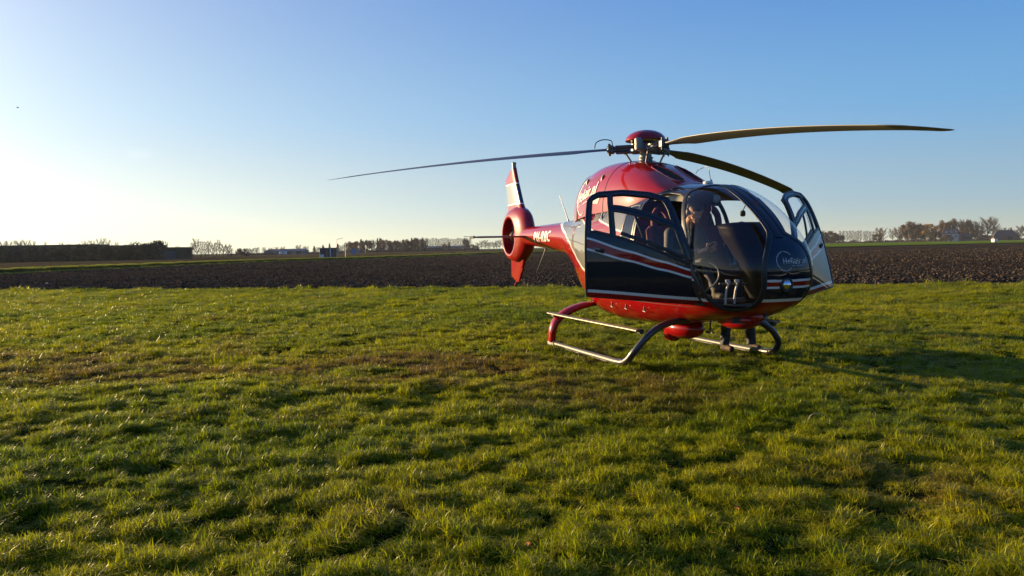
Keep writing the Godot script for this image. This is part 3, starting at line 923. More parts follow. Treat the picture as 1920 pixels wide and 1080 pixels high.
	b = thing("dark_barn", "dark hip roofed barn near the right edge behind the hedge", "barn", Vector3(331.0, 0, -530.0), -0.3)
	obj("wall", one_box(Vector3(0, 1.3, 0), Vector3(15, 2.8, 9)), mat(lin(0.08, 0.06, 0.05), 0.9), b)
	mb = MB.new(); quad_roof(mb, 15, 9, 2.6, 6.9, 3.0, 0.6)
	obj("roof", mb, slate, b)
	obj("door", one_box(Vector3(2, 1.2, 4.55), Vector3(3, 2.4, 0.1)), mat(lin(0.03, 0.03, 0.03), 0.8), b)

func pole(called: String, label: String, p: Vector3, h: float, arm := 0.0, group := "") -> void:
	var o := thing(called, label, "lamp post" if arm != 0.0 else "pole", p, 0.0, group)
	var mb := MB.new()
	mb.tube([Vector3(0, -0.2, 0), Vector3(0, h * 0.3, 0), Vector3(0, h, 0)], [0.09, 0.07, 0.05], 8)
	if arm != 0.0:
		mb.tube(smooth_path([Vector3(0, h - 0.02, 0), Vector3(0.12 * arm, h + 0.28, 0), Vector3(0.55 * arm, h + 0.42, 0)], 4), [0.045], 6)
	obj("post", mb, mat(lin(0.42, 0.40, 0.36), 0.5, 0.5), o)
	if arm != 0.0:
		mb = MB.new()
		mb.tube([Vector3(0.5 * arm, h + 0.40, 0), Vector3(0.9 * arm, h + 0.50, 0), Vector3(1.35 * arm, h + 0.56, 0)], [0.05, 0.10, 0.05], 8, false, Color.WHITE, true, 0.5)
		obj("lamp_head", mb, mat(lin(0.2, 0.2, 0.2), 0.5, 0.3), o)

func make_car(label: String, p: Vector3, turn: float, col: Color) -> void:
	var o := thing("parked_car", label, "car", p, turn, "far cars on the road beyond the green field")
	var mb := MB.new()
	# side outline swept across, sills to roof
	var prof := [[-2.1, 0.35], [-2.15, 0.75], [-1.9, 0.95], [-1.2, 1.0], [-0.6, 1.42], [0.7, 1.46], [1.5, 1.05], [2.05, 0.95], [2.15, 0.6], [2.1, 0.32]]
	var secs := [[-0.86, 0.94], [-0.80, 1.0], [0.80, 1.0], [0.86, 0.94]]
	for s in secs:
		for q in prof: mb.vert(Vector3(q[0] * s[1], q[1], s[0] * (0.84 if q[1] > 1.2 else 1.0)))
	for i in 3:
		for k in prof.size():
			var k2 := (k + 1) % prof.size()
			mb.quad(i * prof.size() + k, i * prof.size() + k2, (i + 1) * prof.size() + k2, (i + 1) * prof.size() + k)
	for e in [0, 3]:
		for k in range(1, prof.size() - 1): mb.tri(e * prof.size(), e * prof.size() + k, e * prof.size() + k + 1)
	obj("body", mb, mat(col, 0.3, 0.0, 0.8), o)
	for s in [-1, 1]:
		obj("side_window", one_box(Vector3(0.1, 1.2, 0.76 * s), Vector3(1.7, 0.3, 0.06), 0.02), mat(lin(0.02, 0.025, 0.03), 0.1), o)
		for x in [-1.3, 1.35]:
			var w := MB.new()
			w.lathe(Transform3D(Basis(Vector3.RIGHT, PI / 2), Vector3(x, 0.32, 0.78 * s)), [Vector2(0.01, -0.1), Vector2(0.29, -0.1), Vector2(0.32, -0.06), Vector2(0.32, 0.06), Vector2(0.29, 0.1), Vector2(0.01, 0.1)], 14)
			obj("wheel", w, M.rubber, o)

func far_things() -> void:
	pole("lamp_post", "tall lamp post with arm to the right beside the kiosk", Vector3(-36.4, 0.1, -165.0), 3.5, 1.0)
	pole("pole", "thin plain pole right of the lamp post", Vector3(-35.0, 0.1, -167.0), 3.4, 0.0)
	pole("pole", "thin plain pole left of the kiosk", Vector3(-40.3, 0.1, -167.0), 2.6, 0.0)
	pole("pole", "pale far pole in front of the wood", Vector3(-83.0, 0.1, -450.0), 4.2, 0.0)
	for s in [[-34.0, "larger blue sign board on two legs right of the poles", 1.0, 1.2], [-32.8, "smaller blue sign board right of the larger one", 0.7, 0.7]]:
		var o := thing("sign_board", s[1], "sign", Vector3(s[0], 0.1, -170.0), 0.1)
		obj("board", one_box(Vector3(0, 1.25, 0), Vector3(s[2], s[3], 0.06), 0.01), mat(lin(0.16, 0.24, 0.34), 0.6), o)
		for k in [-0.35, 0.35]: obj("leg", one_box(Vector3(k * s[2], 0.4, -0.05), Vector3(0.06, 0.9, 0.05)), M.grey, o)
	make_car("small white car far behind the left door's lower corner", Vector3(223.0, 0.25, -556.0), 0.1, lin(0.75, 0.77, 0.8))
	make_car("small white car in front of the bare trees, further right", Vector3(264.0, 0.25, -556.0), 0.0, lin(0.75, 0.77, 0.8))
	make_car("tan car on the far road between the two white cars", Vector3(242.0, 0.5, -562.0), 0.0, lin(0.5, 0.36, 0.2))
	var t := thing("box_trailer", "white box trailer standing alone on the green field", "trailer", Vector3(150.5, 0.15, -246.0), 0.35)
	obj("body", one_box(Vector3(0, 0.75, 0), Vector3(1.5, 1.05, 1.1), 0.04), mat(lin(0.75, 0.72, 0.68), 0.5), t)
	for s in [-1, 1]:
		var w := MB.new()
		w.lathe(Transform3D(Basis(Vector3.RIGHT, PI / 2), Vector3(0, 0.22, 0.5 * s)), [Vector2(0.01, -0.06), Vector2(0.2, -0.06), Vector2(0.22, 0.0), Vector2(0.2, 0.06), Vector2(0.01, 0.06)], 12)
		obj("wheel", w, M.rubber, t)
	var dr := MB.new(); rod(dr, Vector3(0.7, 0.32, 0), Vector3(1.3, 0.28, 0), 0.03)
	obj("drawbar", dr, M.grey, t)
	t = thing("caravan", "small white caravan in front of the far grey shed", "caravan", Vector3(-112.0, 0.1, -388.0), 0.1)
	obj("body", one_box(Vector3(0, 0.95, 0), Vector3(3.6, 1.3, 1.8), 0.15), mat(lin(0.6, 0.64, 0.68), 0.5), t)
	obj("window", one_box(Vector3(0.2, 1.15, 0.92), Vector3(1.2, 0.45, 0.04)), mat(lin(0.04, 0.05, 0.06), 0.2), t)
	for s in [-1, 1]: obj("wheel", one_box(Vector3(0, 0.26, 0.8 * s), Vector3(0.5, 0.5, 0.16), 0.12), M.rubber, t)


# ---------------------------------------------------------------- helicopter
# Local axes of the helicopter: x towards the nose, y up, z to its right side. Sections of the cabin shell:
# station x, top, bottom, half width, height of the widest line, roundness
const HULL := [
	[-3.4, 1.955, 1.43, 0.25, 1.7, 2],
	[-3, 1.97, 1.385, 0.275, 1.68, 2],
	[-2.7, 1.985, 1.29, 0.305, 1.66, 2],
	[-2.34, 2.02, 1.12, 0.36, 1.6, 2.1],
	[-2, 2.08, 0.9, 0.43, 1.54, 2.2],
	[-1.6, 2.14, 0.64, 0.53, 1.45, 2.3],
	[-1.1, 2.21, 0.475, 0.645, 1.36, 2.4],
	[-0.5, 2.26, 0.42, 0.73, 1.31, 2.45],
	[0.3, 2.29, 0.43, 0.76, 1.29, 2.5],
	[0.9, 2.31, 0.46, 0.765, 1.28, 2.5],
	[1.4, 2.275, 0.52, 0.76, 1.27, 2.5],
	[1.8, 2.215, 0.565, 0.745, 1.25, 2.5],
	[2.1, 2.1, 0.61, 0.715, 1.23, 2.5],
	[2.35, 1.95, 0.66, 0.66, 1.21, 2.45],
	[2.57, 1.785, 0.73, 0.585, 1.2, 2.4],
	[2.74, 1.62, 0.81, 0.485, 1.2, 2.3],
	[2.85, 1.46, 0.92, 0.35, 1.2, 2.2],
	[2.905, 1.31, 1.08, 0.18, 1.2, 2.1],
	[2.92, 1.2, 1.2, 0, 1.2, 2]]
# engine cowl: station, base, top, half width, roundness
const COWL := [
	[-2.60, 1.86, 1.95, 0.05, 2.0], [-2.56, 1.86, 2.15, 0.11, 2.1], [-2.46, 1.87, 2.38, 0.17, 2.2], [-2.30, 1.90, 2.54, 0.235, 2.2], [-2.0, 1.94, 2.645, 0.33, 2.3],
	[-1.6, 1.96, 2.715, 0.44, 2.4], [-1.1, 1.98, 2.765, 0.54, 2.5], [-0.6, 2.0, 2.765, 0.59, 2.5], [0.0, 2.02, 2.70, 0.60, 2.5], [0.45, 2.06, 2.575, 0.575, 2.4],
	[0.8, 2.12, 2.43, 0.50, 2.3], [1.05, 2.18, 2.33, 0.38, 2.2], [1.20, 2.22, 2.275, 0.24, 2.0], [1.26, 2.23, 2.24, 0.05, 2.0]]
const INTAKE := [[0.34, 0.21], [0.38, 0.13], [0.60, 0.075], [0.85, 0.06], [0.99, 0.09], [1.03, 0.15], [0.99, 0.19], [0.86, 0.22], [0.55, 0.235]]
const PANE := [[10.9, 1.50], [10.69, 1.22], [10.56, 1.06], [10.72, 0.89], [11.05, 0.67], [11.55, 0.37], [11.91, 0.13], [12.14, 0.01], [12.41, -0.13], [12.68, -0.35], [12.92, -0.62], [13.26, -0.87], [13.76, -1.03], [14.39, -1.09], [15.2, -1.02], [15.95, -0.80], [16.38, -0.40], [16.45, 0.25], [16.15, 0.80], [15.7, 1.14], [15.1, 1.38], [14.5, 1.45], [13.2, 1.48], [12.0, 1.495]]
const WIN := [[0.44, 1.60], [0.44, 1.98], [0.50, 2.05], [0.70, 2.05], [0.745, 2.0], [0.745, 1.56], [0.70, 1.50], [0.50, 1.54]]
const PANE_LEFT := [[10.9, 1.50], [10.69, 1.22], [10.56, 1.06], [10.72, 0.89], [11.05, 0.67], [11.55, 0.37], [11.91, 0.13], [12.14, 0.01], [12.41, -0.13], [12.68, -0.35], [12.92, -0.62], [13.26, -0.83], [13.7, -0.93], [14.3, -0.88], [15.0, -0.66], [15.5, -0.30], [15.85, 0.15], [15.6, 0.62], [15.3, 0.96], [15.16, 1.23], [14.95, 1.40], [14.5, 1.46], [13.2, 1.48], [12.0, 1.495]]
var HT := []
var CT := []
var pane_poly := PackedVector2Array()
var pane_left := PackedVector2Array()

func cat_row(K: Array, q: float) -> Array:
	var i := clampi(int(floor(q)), 0, K.size() - 2)
	var t := q - i
	var a: Array = K[maxi(i - 1, 0)]
	var b: Array = K[i]
	var c: Array = K[i + 1]
	var d: Array = K[mini(i + 2, K.size() - 1)]
	var o := []
	for k in b.size():
		o.append(0.5 * (2.0 * b[k] + (c[k] - a[k]) * t + (2.0 * a[k] - 5.0 * b[k] + 4.0 * c[k] - d[k]) * t * t + (3.0 * b[k] - a[k] - 3.0 * c[k] + d[k]) * t * t * t))
	return o

func sec_pt(r: Array, a: float) -> Vector3:
	var c := cos(a)
	var s := sin(a)
	var e: float = 2.0 / r[5]
	return Vector3(r[0], r[4] + ((r[1] - r[4]) if s > 0.0 else (r[4] - r[2])) * signf(s) * pow(absf(s), e), maxf(r[3], 0.0) * signf(c) * pow(absf(c), e))

func hull_pt(q: float, a: float) -> Vector3:
	return sec_pt(cat_row(HULL, q), a)

func hull_n(q: float, a: float) -> Vector3:
	var u := hull_pt(q + 0.02, a) - hull_pt(q - 0.02, a)
	var w := hull_pt(q, a + 0.02) - hull_pt(q, a - 0.02)
	var n := u.cross(w).normalized()
	var c := hull_pt(q, a) - Vector3(1.2, 1.25, 0)
	return n if n.dot(Vector3(maxf(c.x, 0.0), c.y, c.z)) > 0.0 else -n

func row_at(F: float) -> Array:
	var i := clampi(int((F + 3.4) / 0.01), 0, HT.size() - 1)
	return HT[i]

func hull_R(F: float, U: float) -> float:
	var r := row_at(F)
	var h: float = (r[1] - r[4]) if U > r[4] else (r[4] - r[2])
	var k := clampf(absf(U - r[4]) / maxf(h, 0.001), 0.0, 1.0)
	return r[3] * pow(maxf(0.0, 1.0 - pow(k, r[5])), 1.0 / r[5])

func side_n(F: float, U: float) -> Vector3:
	var a := (hull_R(F + 0.03, U) - hull_R(F - 0.03, U)) / 0.06
	var b := (hull_R(F, U + 0.03) - hull_R(F, U - 0.03)) / 0.06
	return Vector3(-clampf(a, -6, 6), -clampf(b, -6, 6), 1).normalized()

func nose_F(R: float, U: float) -> float:
	var lo := 1.6
	var hi := 2.915
	for i in 18:
		var m := (lo + hi) / 2
		if hull_R(m, U) > absf(R): lo = m
		else: hi = m
	return lo

func cowl_R(F: float, U: float) -> float:
	var i := clampi(int((F + 2.6) / 0.01), 0, CT.size() - 1)
	var r: Array = CT[i]
	var k := clampf((U - r[1]) / maxf(r[2] - r[1], 0.001), 0.0, 1.0)
	return r[3] * pow(maxf(0.0, 1.0 - pow(k, r[4])), 1.0 / r[4])

func cowl_U(F: float, R: float) -> float:
	var r: Array = CT[clampi(int((F + 2.6) / 0.01), 0, CT.size() - 1)]
	return r[1] + (r[2] - r[1]) * pow(maxf(0.0, 1.0 - pow(clampf(absf(R) / maxf(r[3], 0.01), 0.0, 1.0), r[4])), 1.0 / r[4])

# a flat band with rounded edges that lies on a surface
func ribbon(mb: MB, pts: Array, nor: Array, half: float, thick: float, closed := false) -> void:
	var n := pts.size()
	var base := mb.v.size()
	var sec := [Vector2(-1, -0.6), Vector2(-1, 0.35), Vector2(-0.82, 0.9), Vector2(0, 1.05), Vector2(0.82, 0.9), Vector2(1, 0.35), Vector2(1, -0.6)]
	for i in n:
		var a: Vector3 = pts[(i - 1 + n) % n] if (closed or i > 0) else pts[i]
		var b: Vector3 = pts[(i + 1) % n] if (closed or i < n - 1) else pts[i]
		var d := (b - a).normalized()
		var x: Vector3 = nor[i].cross(d).normalized()
		for s in sec: mb.vert(pts[i] + x * s.x * half + nor[i] * s.y * thick)
	var m := sec.size()
	for i in (n if closed else n - 1):
		var j := (i + 1) % n
		for k in m:
			mb.quad(base + i * m + k, base + i * m + (k + 1) % m, base + j * m + (k + 1) % m, base + j * m + k)

func mirror(mb: MB) -> MB:
	var o := MB.new()
	o.uv = mb.uv.duplicate(); o.c = mb.c.duplicate()
	for p in mb.v: o.v.append(Vector3(p.x, p.y, -p.z))
	for i in range(0, mb.ix.size(), 3): o.tri(mb.ix[i], mb.ix[i + 2], mb.ix[i + 1])
	return o

# livery: red below, black cabin, silver behind, a red sash edged in white
func low_line(F: float) -> float:
	return key([[-3.4, 2.05], [-3.07, 1.91], [-2.53, 1.74], [-2.21, 1.60], [-1.75, 1.42], [-1.29, 1.26], [-1.0, 1.15], [-0.45, 0.985], [0.8, 0.97], [2.2, 0.858], [2.95, 0.868]], F)

func sash(F: float) -> Vector2:
	return Vector2(key([[-2.3, 2.12], [-1.5, 2.05], [-0.9, 1.92], [-0.3, 1.76], [0.3, 1.64], [0.8, 1.55], [1.3, 1.395], [1.7, 1.275], [2.05, 1.17], [2.4, 1.10], [2.92, 1.065]], F), key([[-1.5, 0.10], [0.3, 0.072], [0.8, 0.052], [1.5, 0.038], [2.05, 0.028], [2.92, 0.024]], F))

func livery() -> ImageTexture:
	var w := 2048
	var h := 704
	var im := Image.create_empty(w, h, false, Image.FORMAT_RGB8)
	var red := lin(RED[0], RED[1], RED[2])
	var black := lin(BLACK[0], BLACK[1], BLACK[2])
	var silver := lin(SILVER[0], SILVER[1], SILVER[2])
	var white := lin(WHITE[0], WHITE[1], WHITE[2])
	for x in w:
		var F := -3.4 + 6.4 * (x + 0.5) / w
		var lo := low_line(F)
		var s := sash(F)
		var edge := 0.026
		var top := key([[-3.4, 2.6], [-2.5, 2.6], [-1.7, 2.05], [-0.9, 2.03], [-0.3, 2.07], [0.1, 2.12], [0.46, 2.22], [0.9, 2.26], [1.15, 2.3], [1.16, 2.6], [3.0, 2.6]], F)
		var bands := [[0.3, lo, red], [lo, lo + 0.036, white], [lo + 0.036, 2.5, black if F > 0.40 else silver]]
		bands.append([maxf(s.x - s.y, lo), s.x + s.y, red])
		bands.append([maxf(s.x - s.y - edge, lo), s.x - s.y, white])
		bands.append([maxf(s.x + s.y, lo), s.x + s.y + edge, white])
		if F < 1.16: bands.append_array([[top, 2.5, red], [top - edge, top, white]])
		if F < -0.5: bands.append([lo, lo + 0.045, white])
		for b in bands:
			var y0 := int((2.5 - b[1]) / 2.2 * h)
			var y1 := int((2.5 - b[0]) / 2.2 * h)
			if y1 > y0: im.fill_rect(Rect2i(x, y0, 1, y1 - y0), b[2])
	return ImageTexture.create_from_image(im)

func livery_uv(p: Vector3) -> Vector2:
	return Vector2((p.x + 3.4) / 6.4, (2.5 - p.y) / 2.2)

func in_door(F: float, U: float, m: float) -> bool:
	return F > 0.80 + m and F < door_front(U) - m and U > door_bot(F) + m and U < door_top(F) - m

func door_front(U: float) -> float:
	return key([[0.8, 2.20], [1.0, 2.15], [1.24, 2.07], [1.4, 2.02], [1.65, 1.93], [1.9, 1.83], [2.07, 1.74], [2.2, 1.66]], U)

func door_bot(F: float) -> float:
	return lerpf(0.925, 0.81, (F - 0.8) / 1.4)

func door_top(F: float) -> float:
	return key([[0.8, 2.06], [0.84, 2.12], [0.92, 2.16], [1.2, 2.175], [1.5, 2.14], [1.75, 2.06], [1.9, 1.98]], F)

func door_fu(s: float, t: float) -> Vector2:
	var U := lerpf(0.87, 2.12, t)
	var F := 0.8
	for i in 3:
		F = lerpf(0.8, door_front(U), s)
		U = lerpf(door_bot(F), door_top(F), t)
	return Vector2(F, U)

func text_on(called: String, words: String, size: float, bold: bool, slant: float, place: Callable, m: Material, parent: Node) -> void:
	var tm := TextMesh.new()
	var f := SystemFont.new()
	f.font_names = PackedStringArray(["Droid Sans"])
	f.font_weight = 700 if bold else 400
	tm.font = f
	tm.text = words
	tm.font_size = 64
	tm.pixel_size = 0.01
	tm.depth = 0.02
	var arr := tm.get_mesh_arrays()
	var mb := MB.new()
	var box := tm.get_aabb()
	var k := size / box.size.y
	var src: PackedVector3Array = arr[Mesh.ARRAY_VERTEX]
	var idx: PackedInt32Array = arr[Mesh.ARRAY_INDEX]
	var stack := []
	for i in range(0, idx.size(), 3): stack.append([src[idx[i]], src[idx[i + 1]], src[idx[i + 2]]])
	var most := box.size.y * 0.14
	while stack.size():
		var t: Array = stack.pop_back()
		var cut := -1
		for e in 3:
			if t[e].distance_to(t[(e + 1) % 3]) > most and (cut < 0 or t[e].distance_to(t[(e + 1) % 3]) > t[cut].distance_to(t[(cut + 1) % 3])): cut = e
		if cut >= 0:
			var mid: Vector3 = (t[cut] + t[(cut + 1) % 3]) / 2
			stack.append([t[cut], mid, t[(cut + 2) % 3]])
			stack.append([mid, t[(cut + 1) % 3], t[(cut + 2) % 3]])
			continue
		var w := []
		for p in t:
			var y: float = (p.y - box.position.y) * k
			w.append(mb.vert(place.call((p.x - box.position.x) * k + slant * y, y, 0.006 if p.z > 0.0 else 0.001)))
		mb.tri(w[0], w[1], w[2])
	obj(called, mb, m, parent)

func helicopter() -> void:
	for i in 634: HT.append(null)
	var q := 0.0
	while q <= HULL.size() - 1.0:
		var r := cat_row(HULL, q)
		var i := clampi(int((r[0] + 3.4) / 0.01), 0, HT.size() - 1)
		HT[i] = r
		q += 0.01
	for i in HT.size():
		if HT[i] == null: HT[i] = HT[i - 1] if i > 0 else HULL[0]
	for i in 387: CT.append(null)
	q = 0.0
	while q <= COWL.size() - 1.0:
		var r := cat_row(COWL, q)
		CT[clampi(int((r[0] + 2.6) / 0.01), 0, CT.size() - 1)] = r
		q += 0.01
	for i in CT.size():
		if CT[i] == null: CT[i] = CT[i - 1] if i > 0 else COWL[0]
	for p in smooth_path(PANE.map(func(e): return Vector2(e[0], e[1])), 5, true): pane_poly.append(p)
	for p in smooth_path(PANE_LEFT.map(func(e): return Vector2(e[0], e[1])), 5, true): pane_left.append(p)
	heli = thing("helicopter", "red, black and silver helicopter parked on the grass with open doors", "helicopter", Vector3(2.035, 0.02, -11.29), 0.331 - PI / 2)
	M.livery = mat(Color.WHITE, 0.35, 0.0, 1.0)
	M.livery.metallic_specular = 0.12
	M.livery.albedo_texture = livery()
	shell()
	cowl()
	tail()
	doors()
	cabin()
	rotor()
	gear()

func shell() -> void:
	var nq := 300
	var na := 260
	var body := MB.new()
	var pane := MB.new()
	var win := MB.new()
	var pts := []
	var winp := PackedVector2Array()
	for w in WIN: winp.append(Vector2(w[0], w[1]))
	for i in nq + 1:
		# denser towards the nose
		var q := (HULL.size() - 1.0) * i / nq
		var r := cat_row(HULL, q)
		for j in na + 1:
			var a := -PI / 2 + TAU * j / na
			var p := sec_pt(r, a)
			for mb in [body, pane, win]: mb.vert(p, livery_uv(p))
	for i in nq:
		for j in na:
			var q := (HULL.size() - 1.0) * (i + 0.5) / nq
			var a := -PI / 2 + TAU * (j + 0.5) / na
			var o := i * (na + 1) + j
			var p: Vector3 = (body.v[o] + body.v[o + na + 2]) / 2
			var am := a if a < PI / 2 else PI - a
			var target := body
			if q > 10.0 and Geometry2D.is_point_in_polygon(Vector2(q, am), pane_poly if a < PI / 2 else pane_left): target = pane
			elif in_door(p.x, p.y, 0.006): continue
			elif absf(p.z) > 0.3 and Geometry2D.is_point_in_polygon(Vector2(p.x, p.y), winp): target = win
			target.quad(o, o + na + 1, o + na + 2, o + 1)
	obj("fuselage", trim(body), M.livery, heli)
	# the windscreen halves and the fixed rear side windows
	for part in [[pane, "windscreen", M.glass], [win, "rear_window", M.glass]]:
		for s in [-1, 1]:
			var half := MB.new()
			half.v = part[0].v; half.uv = part[0].uv; half.c = part[0].c
			for k in range(0, part[0].ix.size(), 3):
				if signf(part[0].v[part[0].ix[k]].z + part[0].v[part[0].ix[k + 1]].z + part[0].v[part[0].ix[k + 2]].z) == s:
					half.tri(part[0].ix[k], part[0].ix[k + 1], part[0].ix[k + 2])
			obj(part[1], trim(half), part[2], heli)
	# black frames round the panes
	for s in [-1, 1]:
		var fr := MB.new()
		var pp := []
		var nn := []
		for p in (pane_poly if s > 0 else pane_left):
			var a := p.y if s > 0 else PI - p.y
			pp.append(hull_pt(p.x, a)); nn.append(hull_n(p.x, a))
		ribbon(fr, pp, nn, 0.030, 0.009, true)
		pp = []; nn = []
		for p in smooth_path(WIN.map(func(e): return Vector2(e[0], e[1])), 4, true):
			pp.append(Vector3(p.x, p.y, hull_R(p.x, p.y) * s)); nn.append(side_n(p.x, p.y) * Vector3(1, 1, s))
		ribbon(fr, pp, nn, 0.022, 0.006, true)
		# door jamb
		pp = []; nn = []
		for e in 4:
			for k in 24:
				var t := k / 24.0
				var st: Vector2 = [Vector2(t, 0), Vector2(1, t), Vector2(1 - t, 1), Vector2(0, 1 - t)][e]
				var fu := door_fu(st.x, st.y)
				pp.append(Vector3(fu.x, fu.y, (hull_R(fu.x, fu.y) - 0.006) * s)); nn.append(side_n(fu.x, fu.y) * Vector3(1, 1, s))
		ribbon(fr, pp, nn, 0.020, 0.008, true)
		obj("window_frame", fr, M.frame, heli)
	var st := MB.new()
	var pp := []
	var nn := []
	for k in 40:
		var q := lerpf(10.9, 15.3, k / 39.0)
		pp.append(hull_pt(q, PI / 2)); nn.append(hull_n(q, PI / 2))
	ribbon(st, pp, nn, 0.048, 0.011)
	obj("centre_post", st, M.frame, heli)
	# nose light
	var nl := MB.new()
	var nf := nose_F(0.02, 1.06)
	var t := along(Vector3(nf - 0.03, 1.06, 0.0), Vector3(nf + 1.0, 1.0, 0.0))
	nl.lathe(t, [Vector2(0.01, 0.0), Vector2(0.085, 0.0), Vector2(0.085, 0.035), Vector2(0.075, 0.048), Vector2(0.062, 0.045), Vector2(0.05, 0.02), Vector2(0.005, 0.01)], 24)
	var nlo := obj("nose_light", nl, M.frame, heli)
	var ln := MB.new()
	ln.ball(t * at(Vector3(0, 0.03, 0)), Vector3(0.055, 0.035, 0.055))
	obj("lens", ln, M.lamp, nlo)
	# writing on the nose
	var nose := func(x: float, y: float, o: float) -> Vector3:
		var R := 0.045 - x
		var U := 1.285 + y
		return Vector3(nose_F(R, U) + o + 0.002, U, R)
	text_on("nose_lettering", "Heliair.nl", 0.066, false, 0.0, nose, M.white, heli)
	var arc := MB.new()
	pp = []; nn = []
	for k in 40:
		var a := deg_to_rad(lerpf(42.0, 318.0, k / 39.0))
		var R := 0.02 - 0.105 * cos(a)
		var U := 1.315 + 0.105 * sin(a)
		pp.append(Vector3(nose_F(R, U) + 0.006, U, R)); nn.append(Vector3.RIGHT)
	ribbon(arc, pp, nn, 0.0045, 0.003)
	pp = []; nn = []
	for k in 12:
		var R := -0.05 - 0.2 * k / 11.0
		pp.append(Vector3(nose_F(R, 1.268) + 0.006, 1.268, R)); nn.append(Vector3.RIGHT)
	ribbon(arc, pp, nn, 0.003, 0.0015)
	obj("nose_emblem", arc, mat(lin(0.45, 0.46, 0.5), 0.4), heli)
	# seams, latches and steps on the red belly
	var seam := MB.new()
	for s in [-1, 1]:
		pp = []; nn = []
		for k in 30:
			var F := lerpf(-1.7, 2.1, k / 29.0)
			var U := 0.80 - 0.02 * sin(F)
			pp.append(Vector3(F, U, hull_R(F, U) * s)); nn.append(side_n(F, U) * Vector3(1, 1, s))
		ribbon(seam, pp, nn, 0.004, 0.0015)
		for F in [0.05, 1.15]:
			pp = []; nn = []
			for k in 12:
				var U := lerpf(0.79, 0.50, k / 11.0)
				pp.append(Vector3(F + 0.1 * k / 11.0, U, hull_R(F + 0.1 * k / 11.0, U) * s)); nn.append(side_n(F, U) * Vector3(1, 1, s))
			ribbon(seam, pp, nn, 0.004, 0.0015)
	obj("panel_seam", seam, M.rubber, heli)
	for s in [-1, 1]:
		for F in [-0.1, 0.35, 0.85]:
			var lt := MB.new()
			var U := 0.70
			var p := Vector3(F, U, hull_R(F, U) * s)
			var n := side_n(F, U) * Vector3(1, 1, s)
			rod(lt, p + n * 0.008 + Vector3(-0.012, 0.06, 0), p + n * 0.008 + Vector3(0.01, -0.035, 0), 0.009)
			rod(lt, p + n * 0.012 + Vector3(-0.03, -0.035, 0), p + n * 0.012 + Vector3(0.04, -0.045, 0), 0.008)
			obj("latch", lt, M.gunmetal, heli)
	# hatches on the silver side: dark vent, oval catch, handles
	for s in [-1, 1]:
		var vt := MB.new()
		side_patch(vt, [[-0.72, 1.86], [-0.50, 1.88], [-0.49, 2.01], [-0.71, 1.99]], 0.004, s, false)
		obj("side_vent", vt, M.dark, heli)
		for F in [-0.82, -0.36]:
			var hb := MB.new()
			var p := Vector3(F, 1.93, hull_R(F, 1.93) * s)
			var n := side_n(F, 1.93) * Vector3(1, 1, s)
			hb.tube([p + Vector3(0, -0.07, 0) + n * 0.012, p + n * 0.016, p + Vector3(0.01, 0.07, 0) + n * 0.004], [0.012, 0.015, 0.012], 8)
			obj("hatch_handle", hb, M.grey, heli)
		var ov := MB.new()
		pp = []; nn = []
		for k in 20:
			var a := TAU * k / 20
			var F := -0.18 + 0.05 * cos(a)
			var U := 1.95 + 0.065 * sin(a)
			pp.append(Vector3(F, U, hull_R(F, U) * s)); nn.append(side_n(F, U) * Vector3(1, 1, s))
		ribbon(ov, pp, nn, 0.006, 0.003, true)
		for ln2 in [[[-0.9, 1.80], [-0.05, 1.86], [0.25, 1.87]], [[0.02, 1.85], [0.0, 1.5], [-0.02, 1.15]], [[-0.75, 1.70], [-0.15, 1.73], [-0.13, 1.3]]]:
			pp = []; nn = []
			for p in smooth_path(ln2.map(func(e): return Vector2(e[0], e[1])), 8):
				pp.append(Vector3(p.x, p.y, hull_R(p.x, p.y) * s)); nn.append(side_n(p.x, p.y) * Vector3(1, 1, s))
			ribbon(ov, pp, nn, 0.0035, 0.0012)
		obj("hatch_outline", ov, M.dark, heli)

func side_patch(mb: MB, quad: Array, off: float, s: int, on_cowl: bool) -> void:
	var n := 8
	for i in n + 1:
		for j in n + 1:
			var u := float(i) / n
			var v := float(j) / n
			var F := lerpf(lerpf(quad[0][0], quad[1][0], u), lerpf(quad[3][0], quad[2][0], u), v)
			var U := lerpf(lerpf(quad[0][1], quad[1][1], u), lerpf(quad[3][1], quad[2][1], u), v)
			var R := cowl_R(F, U) if on_cowl else hull_R(F, U)
			mb.vert(Vector3(F, U + off * 0.4, (R + off) * s), Vector2(u, v))
	for i in n:
		for j in n:
			var o := i * (n + 1) + j
			mb.quad(o, o + 1, o + n + 2, o + n + 1)

# keeps only the vertices that faces use
func trim(mb: MB) -> MB:
	var o := MB.new()
	var map := {}
	for i in mb.ix:
		if not map.has(i): map[i] = o.vert(mb.v[i], mb.uv[i], mb.c[i])
		o.ix.append(map[i])
	return o

